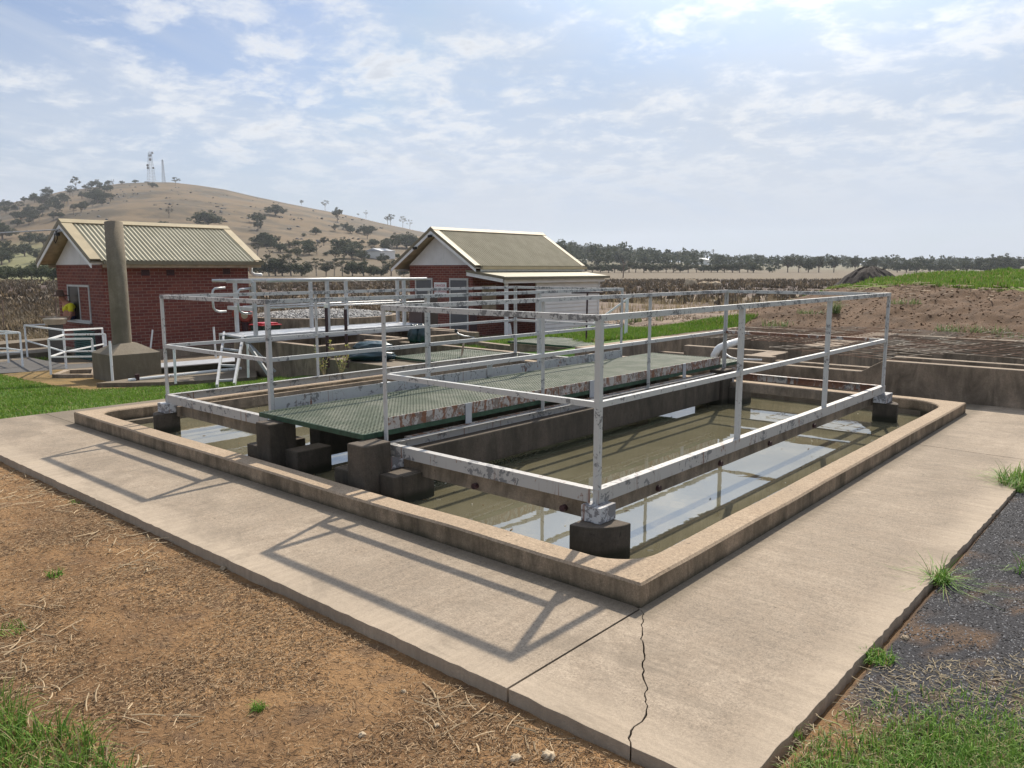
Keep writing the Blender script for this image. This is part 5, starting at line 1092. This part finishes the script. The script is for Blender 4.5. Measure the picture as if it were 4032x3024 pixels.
# ------------------------------------------------------------------ trees
def leafcloud(b, blobs, nper, size, dark, light, seed):
    rr = np.random.default_rng(seed)
    V = []; C = []
    for (cx, cy, cz, rx, rz) in blobs:
        n = int(nper*rx*rx*(4.8 if nper > 100 else 3)); d = rr.normal(0, 1, (n, 3)); d /= np.linalg.norm(d, axis=1)[:, None]; m_ = 9 if nper > 100 else 5; sc_ = rr.normal(0, 1, (m_, 3)); sc_ /= np.linalg.norm(sc_, axis=1)[:, None]; sc_ *= rr.uniform(.45, 1.05, (m_, 1)); sr_ = rr.uniform(.28, .52, m_); k_ = rr.integers(0, m_, n)
        p = (sc_[k_]+d*(sr_[k_]*rr.uniform(.3, 1., n)**.5)[:, None])*np.array([rx, rx, rz])+np.array([cx, cy, cz])
        a = rr.normal(0, 1, (n, 3)); a /= np.linalg.norm(a, axis=1)[:, None]; q = np.cross(a, rr.normal(0, 1, (n, 3))); q /= np.linalg.norm(q, axis=1)[:, None]; s_ = size*rr.uniform(.5, 1.4, (n, 1))
        V.append(np.stack([p-a*s_, p+q*s_*.55, p+a*s_, p-q*s_*.55], 1)); t = rr.uniform(0, 1, (n, 1)); c = np.array(dark)*(1-t)+np.array(light)*t; C.append(np.repeat(c, 4, axis=0))
    V = np.concatenate(V).reshape(-1, 3); C = np.concatenate(C); return V, np.arange(len(V)).reshape(-1, 4), C
def proto(kind, seed):        # unit height trees
    rr = random.Random(seed); root = bpy.data.objects.new('eucalyptus_tree' if kind != 'bush' else 'bush', None); COL.objects.link(root); b = MB(); blobs = []
    if kind == 'open':       # tall gum, clear trunk, separate leaf clumps
        top = (rr.uniform(-.05, .05), rr.uniform(-.05, .05), .5); b.tube([(0, 0, -.05), (top[0]*.4, top[1]*.4, .25), top], [.028, .02, .014], 7)
        for k in range(7):
            a = k*2.4+rr.uniform(-.3, .3); r_ = rr.uniform(.12, .34); z = rr.uniform(.55, .88); e = (math.cos(a)*r_, math.sin(a)*r_, z); s0 = rr.uniform(.5, 1.); st = (top[0]*s0, top[1]*s0, .5*s0); b.tube([st, ((st[0]+e[0])*.5, (st[1]+e[1])*.5, (st[2]+e[2])*.5+.04), e], [.012, .008, .004], 5); blobs.append((e[0], e[1], e[2]+.02, rr.uniform(.10, .16), rr.uniform(.07, .11)))
        blobs.append((top[0], top[1], .9, .14, .09)); args = (5200, .017)
    elif kind == 'dense':    # broad rounded crown to near the ground
        b.tube([(0, 0, -.05), (.01, 0, .3), (.02, .01, .6)], [.04, .03, .015], 7)
        for k in range(9):
            a = k*2.4; r_ = rr.uniform(.15, .42); blobs.append((math.cos(a)*r_, math.sin(a)*r_, rr.uniform(.32, .62), rr.uniform(.2, .28), rr.uniform(.17, .24))); b.tube([(0, 0, .2), (math.cos(a)*r_*.9, math.sin(a)*r_*.9, .5)], [.015, .005], 5)
        blobs.append((0, 0, .74, .26, .22)); args = (2300, .026)
    elif kind == 'round':    # tree with short visible trunk
        b.tube([(0, 0, -.05), (.0, .01, .25), (.03, .0, .55)], [.035, .027, .012], 7)
        for k in range(8):
            a = k*2.4; r_ = rr.uniform(.12, .32); z = rr.uniform(.5, .74); blobs.append((math.cos(a)*r_, math.sin(a)*r_, z, rr.uniform(.16, .22), rr.uniform(.13, .18))); b.tube([(0, 0, .25), (math.cos(a)*r_, math.sin(a)*r_, z)], [.014, .004], 5)
        blobs.append((0, 0, .82, .2, .16)); args = (3000, .022)
    elif kind == 'bush':
        for k in range(6):
            a = k*2.4; r_ = rr.uniform(.1, .45); blobs.append((math.cos(a)*r_, math.sin(a)*r_, rr.uniform(.3, .6), rr.uniform(.28, .38), rr.uniform(.28, .38)))
        b.tube([(0, 0, -.05), (0, 0, .4)], [.04, .02], 6); args = (1300, .035)
    elif kind == 'thin':
        b.tube([(0, 0, -.05), (.02, 0, .45), (.0, .02, .8)], [.022, .014, .006], 6)
        for k in range(6):
            a = k*2.4; r_ = rr.uniform(.1, .26); z = rr.uniform(.5, .9); b.tube([(.01, 0, z-.25), (math.cos(a)*r_, math.sin(a)*r_, z)], [.008, .003], 4); blobs.append((math.cos(a)*r_, math.sin(a)*r_, z, .09, .07))
        args = (4200, .016)
    elif kind == 'dead':
        b.tube([(0, 0, -.05), (.02, 0, .5), (.0, .02, .75)], [.03, .018, .004], 6)
        for k in range(10):
            a = k*2.4; z = rr.uniform(.25, .65); e = (math.cos(a)*rr.uniform(.15, .35), math.sin(a)*rr.uniform(.15, .35), z+rr.uniform(.15, .35)); b.tube([(0.01, 0, z), e], [.012, .003], 4)
    tk = b.build('trunk', M['bark'] if kind != 'open' else M['palebark'], root)
    if blobs:
        dk, lt = {'dense': ((.035, .048, .026), (.10, .115, .055)), 'bush': ((.04, .055, .028), (.11, .13, .06)), 'round': ((.04, .05, .03), (.115, .12, .065)), 'open': ((.055, .062, .038), (.14, .14, .085)), 'thin': ((.055, .053, .036), (.13, .118, .08))}[kind]
        V, Fq, C = leafcloud(b, blobs, args[0], args[1], dk, lt, seed); npmesh('crown', V, Fq, M['leaf'], root, C)
    return root
PR = {k: [proto(k, 100+i*7+j) for j in range(2)] for i, k in enumerate(('open', 'dense', 'round', 'bush', 'thin', 'dead'))}
used_ = set()
def tree(px_, py_, hp, kind, label, group=None, wf=1., cat=None, base=None, sdep=None):
    src = PR[kind][random.randrange(2)]
    if base is None: p, s_ = hit(px_, py_)
    else: p, s_ = base, sdep
    h = hp/F*s_*1.22
    if src.name not in used_: used_.add(src.name); r_ = src
    else: r_ = copy_tree(src)
    r_.location = (float(p[0]), float(p[1]), float(p[2])); r_.rotation_euler = (0, 0, random.uniform(0, 6.28)); r_.scale = (h*wf, h*wf, h)
    for k_ in ('label', 'category', 'group'):
        if k_ in r_: del r_[k_]
    tag(r_, label, cat or ('bush' if kind == 'bush' else 'tree'), group); return r_
z1 = lambda x, y: (.4973*x, 500+.4973*y)
z4 = lambda x, y: (1000+.5516*x, 750+.5516*y)
HG = 'single trees on the open hillside'
T = [ # local x, local y(base), height in photo px, kind, width factor, label
 (z1, 605, 505, 46, 'open', 1, 'tallest gum on the left crest, above the dense woodland'), (z1, 725, 492, 27, 'round', 1.2, 'low spreading tree on the crest right of the tallest left gum'), (z1, 860, 465, 18, 'round', 1, 'small round tree on the crest, left of a pair'), (z1, 893, 458, 18, 'thin', 1, 'thin small tree on the crest beside a round one'),
 (z1, 965, 458, 14, 'round', 1.4, 'flat-topped little tree alone on the crest left of the mast hut'), (z1, 1072, 444, 12, 'bush', 1.3, 'tiny bush on the crest left of the mast hut'), (z1, 1393, 462, 26, 'open', 1.4, 'dark umbrella-shaped tree on the crest right of the masts'), (z1, 1213, 480, 18, 'dense', 1.6, 'dark clump just below the masts'),
 (z1, 770, 600, 46, 'dense', 1.3, 'wide dark tree at the right tip of the hillside woodland'), (z1, 585, 700, 30, 'thin', 1.3, 'sparse tree on pale slope above the left roof peak'), (z1, 1340, 725, 46, 'thin', 1.2, 'bare sparse tree mid-slope behind the left roof'), (z1, 1650, 788, 52, 'dense', 1.9, 'large dark clump behind the right half of the left roof'), (z1, 1290, 775, 14, 'bush', 1.8, 'low dark bush touching the left roof ridge'),
 (z1, 2180, 702, 40, 'dense', 1.5, 'rounded dark tree high on the slope right of the left roof'), (z1, 2040, 760, 38, 'dense', 1.4, 'upper of two stacked dark trees right of the left roof'), (z1, 2045, 822, 36, 'round', 1.1, 'lower of two stacked dark trees right of the left roof'), (z1, 2100, 935, 45, 'dense', 1.8, 'wide dark clump right of the left roof eave'), (z1, 2040, 1030, 50, 'open', 1.1, 'grey gum just above the left roof corner'),
 (z4, 340, 102, 16, 'round', 1, 'tiny tree on the falling ridge, leftmost there'), (z4, 508, 140, 32, 'open', 1.1, 'clear-stemmed gum on the falling ridge'), (z4, 595, 222, 46, 'round', .9, 'dark upright tree just below the falling ridge'), (z4, 743, 182, 9, 'round', 1.2, 'very small tree on the ridge skyline'), (z4, 800, 196, 28, 'thin', 1.2, 'leaning thin gum on the ridge skyline'),
 (z4, 955, 245, 36, 'thin', 1.1, 'left gum of the skyline pair above the middle roof'), (z4, 976, 252, 38, 'open', 1., 'right gum of the skyline pair above the middle roof'), (z4, 1062, 262, 36, 'open', 1, 'skyline gum left of the lowest ridge tree'), (z4, 1112, 276, 32, 'thin', 1.1, 'lowest skyline gum just before the middle roof'),
 (z4, 440, 317, 28, 'dense', 1.2, 'single oval tree on bare slope left of centre'), (z4, 580, 292, 25, 'round', 1.2, 'small tree on bare slope below the falling ridge'), (z4, 662, 285, 26, 'dense', 1.3, 'upper tree of a diagonal pair on the slope'), (z4, 690, 306, 26, 'dense', 1.2, 'lower tree of a diagonal pair on the slope'), (z4, 785, 310, 30, 'dense', 1.6, 'back clump of the dark trio on the slope'), (z4, 840, 300, 24, 'dense', 1.3, 'right clump of the dark trio on the slope'), (z4, 810, 346, 36, 'round', 1.1, 'front tree of the dark trio on the slope'),
 (z4, 356, 330, 13, 'bush', 1, 'small dark bush alone on the bare slope'), (z4, 568, 378, 15, 'bush', 1.3, 'round dark bush on the track across the slope'), (z4, 70, 392, 46, 'dense', 1.5, 'wide dark tree left on the lower slope'), (z4, 110, 398, 40, 'dense', 1.2, 'dark tree beside the wide one on the lower slope'), (z4, 250, 440, 44, 'thin', 1.3, 'reddish sparse gum on the lower slope'), (z4, 190, 444, 34, 'dense', 1.2, 'dark clump left of the reddish sparse gum'),
 (z4, 395, 462, 44, 'dense', 1.1, 'dark upright clump mid lower slope'), (z4, 450, 458, 48, 'thin', 1.3, 'reddish-brown open gum on the lower slope'), (z4, 310, 488, 40, 'round', 1.1, 'gum standing on the pale paddock rise, left'), (z4, 110, 486, 40, 'thin', 1.2, 'sparse gum above the left roof corner paddock'), (z4, 635, 445, 50, 'dense', 1.3, 'tall dark crown above the farm trees'), (z4, 700, 488, 46, 'dense', 1.5, 'broad dark tree in the farm clump'), (z4, 580, 505, 46, 'round', 1.1, 'left tree of the farm clump'), (z4, 770, 498, 36, 'dense', 1.4, 'low dark tree by the farm shed'), (z4, 850, 452, 34, 'thin', 1.5, 'sparse tree above the farm shed'),
 (z4, 985, 482, 74, 'open', 1.1, 'tall open gum left of the middle roof'), (z4, 960, 420, 40, 'dense', 1.3, 'dark wood clump left edge beside the middle roof'), (z4, 1020, 415, 50, 'dense', 1.5, 'dark wood clump centre beside the middle roof'), (z4, 1090, 412, 52, 'dense', 1.5, 'dark wood clump high part beside the middle roof'), (z4, 1150, 418, 42, 'dense', 1.4, 'dark wood clump touching the middle roof'), (z4, 920, 545, 44, 'round', 1.2, 'round tree on pale ground left of the middle roof'), (z4, 1025, 482, 16, 'bush', 1.2, 'small bush by the tall open gum'), (z4, 268, 452, 15, 'bush', 1.2, 'small bush under the reddish sparse gum'), (z4, 515, 465, 14, 'bush', 1.2, 'small bush left of the farm clump'),
 (z1, 20, 890, 60, 'dense', 1.4, 'dark tree at the left edge of the photo, mid-slope'), (z1, 235, 930, 44, 'dense', 1.3, 'dark tree left of the cable end, mid-slope'), (z1, 350, 960, 50, 'round', 1.4, 'tree touching the left gable on the slope'), (z1, 75, 1075, 76, 'round', 1.1, 'big tree on the green paddock at far left'), (z1, 195, 1025, 46, 'dense', 1.3, 'dark tree on the green paddock'), (z1, 310, 1075, 44, 'round', 1.4, 'low wide tree beside the left gable'), (z1, 15, 1090, 66, 'dense', 1.1, 'dark tree cut by the left edge above the shrubs')]
for zf, x, y, hp, kd, wf, lb in T:
    a, b_ = zf(x, y); tree(a, b_, hp, kd, lb, HG, wf)
# woodland on the left shoulder of the hill
for i in range(80):
    a = random.uniform(-120, 440); rid = np.interp(a, HP[:, 0], HP[:, 1]); lowb = np.interp(a, [-120, 150, 300, 440], [905, 885, 850, 800]); b_ = rid+6+(lowb-rid-6)*random.random()**.9
    tree(a, b_, random.uniform(20, 38), random.choice(['dense', 'round', 'round', 'open']), 'dark eucalypt within the dense woodland on the left shoulder of the hill', 'woodland on the left shoulder of the hill', 1.25)
for i in range(26):
    a = random.uniform(1000, 1560); rid = 970+random.uniform(-12, 22)
    tree(a, rid, random.uniform(14, 30), random.choice(['dense', 'round', 'bush']), 'scattered dark tree on the low paddocks below the hill', 'small trees scattered on the low paddocks', 1.3)
# row at the foot of the hill
def footrow(xs_, yb_, hs_, kinds, label, group, wf=1.15):
    for a, h, k in zip(xs_, hs_, kinds): tree(a, yb_+random.uniform(-2, 2), h, k, label, group, wf)
FT_ = [(1022, 62, 'dense', 'dark tree at the foot of the hill beside the left roof corner'), (1060, 72, 'open', 'gum at the foot of the hill behind the pipe handrail, leftmost'), (1085, 66, 'dense', 'dark tree between gums at the foot of the hill'), (1112, 60, 'dense', 'low dark tree in the foothill row'), (1146, 88, 'open', 'tallest spreading gum in the foothill row'), (1188, 52, 'bush', 'dark rounded bush right of the tallest foothill gum'), (1246, 60, 'open', 'lone clear-trunked gum in a gap of the foothill row'), (1284, 48, 'round', 'grey tree right of the lone gum'), (1316, 58, 'open', 'open gum in the middle of the foothill row'), (1348, 62, 'open', 'gum leaning right in the foothill row'), (1388, 50, 'dense', 'dark green tree in the foothill row right of centre'), (1432, 56, 'dense', 'darkest tree of the foothill row'), (1472, 36, 'bush', 'low bush in the foothill row'), (1500, 34, 'bush', 'second low bush in the foothill row'), (1540, 56, 'round', 'tree left of the middle building eave'), (1590, 36, 'bush', 'bush against the middle building')]
for a, h, k, lb in FT_: tree(a, 1088, h, k, lb, 'row of trees at the foot of the hill', 1.2)
for i, a in enumerate(np.linspace(-90, 500, 15)): tree(a+random.uniform(-8, 8), 1104+random.uniform(-3, 3), random.uniform(42, 68), random.choice(['bush', 'dense', 'bush']), 'dark green shrub in the row behind the left field', 'row of shrubs behind the left field', 1.15)
# belt right of the middle building
z5r = lambda x, y: (2200+.63*x, 940+.63*y); z6r = lambda x, y: (3000+.8126*x, 940+.8126*y)
for i, a in enumerate(range(120, 1240, 46)): tree(z5r(a, 0)[0]+random.uniform(-6, 6), 1073+random.uniform(-1, 1), random.uniform(28, 38), random.choice(['dense', 'round', 'dense']), 'dark tree in the continuous belt beyond the pale field', 'tree belt beyond the pale field', 1.5)
BR = [(125, 64, 'round', 1., 'first tree of the clump left of the dark earth pile'), (178, 58, 'round', 1.0, 'second tree of the clump left of the dark earth pile'), (225, 60, 'dense', .8, 'third tree of the clump left of the dark earth pile'), (275, 64, 'round', 1., 'fourth tree of the clump left of the dark earth pile'), (348, 66, 'round', .95, 'last big tree before the gap left of the dark earth pile'), (38, 26, 'bush', 1.1, 'small round bush on the pale field'), (450, 66, 'round', .75, 'tall narrow tree behind the dark earth pile, left'), (505, 46, 'round', .8, 'short tree directly behind the dark earth pile'), (537, 62, 'round', .7, 'tall narrow tree behind the dark earth pile, right'), (597, 36, 'round', 1, 'small tree right of the dark earth pile'), (655, 42, 'dense', 1.2, 'dark tree over the green mound, leftmost of a clump'), (700, 46, 'dense', 1.3, 'dark tree over the green mound, middle of a clump'), (748, 42, 'dense', 1.2, 'dark tree over the green mound, end of a clump'), (815, 40, 'dense', 1.3, 'low dark tree over the middle of the green mound'), (860, 42, 'dense', 1.2, 'dark tree right of the low one over the mound'), (905, 36, 'dense', 1.2, 'small dark tree over the green mound'), (990, 50, 'dense', 1.3, 'rounded tree left of the big dark tree'), (1105, 68, 'dense', 1.3, 'big dark tree over the right part of the green mound'), (1170, 72, 'dense', 1.3, 'largest dark tree over the right part of the green mound'), (1245, 62, 'round', 1.3, 'grey tree at the right edge of the photo'), (1080, 50, 'bush', 1.5, 'dark bush at the left foot of the largest dark tree'), (1200, 58, 'dense', 1.4, 'dark lower crown between the largest dark tree and the grey edge tree')]
for a, h, k, wf, lb in BR: tree(z6r(a, 0)[0], 1073, h*.84, k, lb, 'trees beyond the field on the right', wf)
tree(z5r(402, 0)[0], 1094, 74, 'dead', 'bare dead tree standing in the field right of the lean-to', None, .9)
tree(z5r(32, 0)[0], 998, 26, 'round', 'rounded tree on the skyline just right of the middle roof', 'skyline trees', 1.1); tree(z5r(118, 0)[0], 1000, 28, 'open', 'open-crowned tree on the skyline right of the middle roof', 'skyline trees', 1.1)
# the wooded ridge behind is one mass
V_ = []; F_ = []; C_2 = []; nb = 0
for i in range(430):
    col = random.uniform(2180, 4250); row0 = np.interp(col, HP[:, 0], HP[:, 1]); tt = random.random(); d = 480+tt*(np.interp(col, HP[:, 0], HP[:, 2])-480); 
    u = d*(col-2016)/F; x = CAM[0]+d*fh[0]/1+u*r0[0]; y = CAM[1]+d*fh[1]+u*r0[1]; z = float(gfar(np.array([x]), np.array([y]))[0]); H = random.uniform(8, 13)*(1.4 if col < 2450 else 1.1 if col < 2800 else .85)*(d/700)**.35; wv = H*random.uniform(.5, .8)
    bl = [(x+random.uniform(-.5, .5)*wv, y+random.uniform(-.5, .5)*wv, z+H*random.uniform(.35, .8), wv*random.uniform(.4, .6), H*random.uniform(.2, .32)) for _ in range(4)]
    v, f, c = leafcloud(None, [(q[0], q[1], q[2], q[3], q[4]) for q in bl], 1.6, .85, (.04, .055, .034), (.10, .115, .065), i); V_.append(v); F_.append(f+nb); C_2.append(c); nb += len(v)
tag(npmesh('ridge_woodland', np.concatenate(V_), np.concatenate(F_), M['leaf'], None, np.concatenate(C_2)), kind='stuff')
for k_ in PR:
    for q in PR[k_]:
        if q.name not in used_:
            for c in list(q.children): bpy.data.objects.remove(c)
            bpy.data.objects.remove(q)
# rocks on the hill
rk = []; 
for i in range(230):
    a = random.uniform(300, 1500); rid = np.interp(a, HP[:, 0], HP[:, 1]); b_ = rid+8+random.random()*130
    if vnoise(np.array([a]), np.array([b_]), .02, 55)[0] < .42: continue
    p, s_ = hit(a, b_, 350); rk.append(p)
rk = np.array(rk); tag(stones('rock_outcrop', np.repeat(rk, 2, axis=0)+RNG.normal(0, 2.5, (len(rk)*2, 3))*np.array([1, 1, 0]), .9, 2.4, np.full((len(rk)*2, 1), .12)*np.array([1, .95, .9]), M['litter'], flat=.5), kind='stuff')
# ------------------------------------------------------------------ masts, hut, dark pile, far house
def mast(label, px_, py_, pt, wbase, wtop, dishes):
    p, s_ = hit(px_, py_, 300); p = CAM+ray(px_, py_)*1000.; s_ = 1000.; p[2] = float(gfar(p[0:1], p[1:2])[0]); H = (py_-pt)/F*s_; root = thing('lattice_mast', label, 'mast', p, 'lattice masts on the hilltop'); b = MB()
    wb = wbase/F*s_/2; wt = wtop/F*s_/2; cs_ = [(1, 1), (-1, 1), (-1, -1), (1, -1)]; n = 11; L = lambda i, c: (p[0]+cs_[c][0]*(wb+(wt-wb)*i/n), p[1]+cs_[c][1]*(wb+(wt-wb)*i/n), p[2]-1+(H+1)*i/n)
    for c in range(4): b.tube([L(0, c), L(n, c)], .17, 4)
    for i in range(n):
        for c in range(4): b.tube([L(i, c), L(i+1, (c+1) % 4)], .08, 4, cap=False); b.tube([L(i+1, c), L(i, (c+1) % 4)], .08, 4, cap=False); b.tube([L(i+1, c), L(i+1, (c+1) % 4)], .08, 4, cap=False)
    b.build('lattice', M['lattice'], root)
    for (dx_, f, r_) in dishes:
        q = np.array([p[0], p[1], p[2]+H*f])+r0*dx_; MB().tube([q-fh3*.5, q+fh3*.4, q+fh3*.6], [r_, r_, r_*.4], 14).build('dish', M['lattice'] if f > .8 else M['darkslab'], root)
    MB().tube([(p[0], p[1], p[2]+H), (p[0], p[1], p[2]+H*1.03)], .3, 6).build('top_spike', M['lattice'], root); return root
fh3 = np.array([fh[0], fh[1], 0])
mast('taller lattice mast with round dishes on top of the hill', 597, 718, 594, 26, 9, [(3.2, .985, 1.6), (-3.6, .60, 1.5), (-3.4, .52, 1.5), (3.4, .52, 1.2), (-.5, .90, 1.5), (1.2, .91, 1.4), (0, .78, 1.6)])
mast('slimmer lattice mast right of the tall one on the hilltop', 645, 718, 624, 11, 4, [(0, 1.0, 1.0)])
q = CAM+ray(578, 716)*995; q[2] = float(gfar(q[0:1], q[1:2])[0]); ht = thing('hilltop_hut', 'tiny dark hut left of the tall mast', 'hut', q)
MB().box(q[0]-2.2, q[1]-2.2, q[2]-1, q[0]+2.2, q[1]+2.2, q[2]+3.2).build('wall', M['darkslab'], ht); MB().box(q[0]-2.5, q[1]-2.5, q[2]+3.21, q[0]+2.5, q[1]+2.5, q[2]+3.5).build('roof', M['lattice'], ht)
def shed(px_, py_, d, w_, h, label, rc='lattice'):
    q = CAM+ray(px_, py_)*d; q[2] = float(gfar(q[0:1], q[1:2])[0]); root = thing('farm_shed', label, 'shed', q, 'distant farm sheds'); b = MB(); b.box(q[0]-w_/2, q[1]-w_/3, q[2]-1, q[0]+w_/2, q[1]+w_/3, q[2]+h*.7); b.build('wall', M['creamwhite'], root)
    b = MB(); b.ext([(q[0]-w_/2-.4, q[1]-w_/3-.4, q[2]+h*.7), (q[0]+w_/2+.4, q[1]-w_/3-.4, q[2]+h*.7), (q[0], q[1]-w_/3-.4, q[2]+h)], (0, w_*.67+.8, 0)); b.build('roof', M[rc], root)
shed(1495, 1000, 420, 14, 5, 'pale roof of a farm shed among trees below the hill'); shed(2760, 1025, 700, 20, 6, 'white roofed shed in the wooded ridge, nearer the middle building', 'white'); shed(2905, 1022, 760, 28, 6, 'long pale blue shed roof in the wooded ridge', 'lattice')
pc_ = bd(3425, 1085, 31.); ep = thing('earth_pile', 'dark earth pile at the left end of the green mound', 'pile', pc_)
V = []; Fc = []; nu, nv = 48, 14; zt = bd(3425, 1049, 31.)[2]
for j in range(nv+1):
    for i in range(nu):
        r_ = 3.3*j/nv; t = 2*math.pi*i/nu; hh = (zt+1.0)*(.5+.5*math.cos(math.pi*j/nv))**.8; rn = 1+.12*(vnoise(np.array([math.cos(t)*3+5]), np.array([math.sin(t)*3+r_]), 1.3, 9)[0]-.5); V.append((pc_[0]+r_*rn*math.cos(t), pc_[1]+r_*rn*math.sin(t), -1.0+hh+.08*(random.random()-.5)*(j > 0)))
for j in range(nv):
    for i in range(nu): Fc.append((j*nu+i, (j+1)*nu+i, (j+1)*nu+(i+1) % nu, j*nu+(i+1) % nu))
mesh('heap', V, Fc, M['pile'] if 'pile' in M else concrete('dark_earth', (.06, .05, .045), side=.1), ep, smooth=False)
# fallen branch pile and white post by the far lawn
for i, (px_, py_, lb) in enumerate(((2410, 1268, 'pale dead branch pile at the edge of the far lawn'),)):
    c = bz(px_, py_, -.0); z = gz(c[0], c[1]); root = thing('branch_pile', lb, 'branches', (c[0], c[1], z)); b = MB()
    for k in range(26): a = random.uniform(0, 6.28); e = random.uniform(.2, .6); b.tube([(c[0]+random.uniform(-.3, .3), c[1]+random.uniform(-.3, .3), z+.03), (c[0]+math.cos(a)*e, c[1]+math.sin(a)*e, z+random.uniform(.05, .35))], [.02, .008], 5)
    b.build('branches', M['palebark'], root)
sp = thing('leaning_stay', 'white braced post beyond the farther green grating', 'post', tuple(bz(2465, 1330, .15)))
a = bz(2463, 1332, .15); dp = float((a-CAM)@fw); MB().beam(a, bd(2470, 1178, dp), .05, .05).build('upright', M['white'], sp); MB().beam(bd(2300, 1300, dp), bd(2480, 1170, dp), .035, .035).build('stay', M['white'], sp)
for px_, lb in ((2720, 'brown boulder on the field edge, tallest of three'), (2775, 'grey boulder on the field edge, middle of three'), (2815, 'low grey boulder on the field edge, right of three')):
    p, s_ = hit(px_, 1128, 40); tag(blob('boulder', (p[0], p[1], p[2]+.3), 1.0, .8, .9 if px_ < 2730 else .5, M['rubble'], None, px_, .4), lb, 'boulder', 'boulders at the field edge')
for px_, yb_, yt_, lb in ((15, 1285, 1180, 'thin fence picket in the field at the left edge'), (224, 1250, 1175, 'thin fence picket beside the left corner of the brick building')):
    d_ = 24.; a = bd(px_, yb_, d_); tag(MB().tube([a, bd(px_-6, yt_, d_)], .02, 6).build('fence_picket', M['bark']), lb, 'picket')
cd_ = bd(2408, 1085, 90)
# ------------------------------------------------------------------ distance haze
HZ = True
if HZ:
    hzb = MB().box(-3600, -3600, -90, 3600, 3600, 175).build('haze', None); tag(hzb, kind='stuff')
    m = bpy.data.materials.new('haze_air'); m.use_nodes = True; t = m.node_tree; t.nodes.clear(); pvn = t.nodes.new('ShaderNodeVolumePrincipled'); pvn.inputs['Color'].default_value = (.86, .92, 1, 1); pvn.inputs['Density'].default_value = .00017; pvn.inputs['Anisotropy'].default_value = .2
    oo = t.nodes.new('ShaderNodeOutputMaterial'); t.links.new(pvn.outputs[0], oo.inputs['Volume']); hzb.data.materials.append(m)
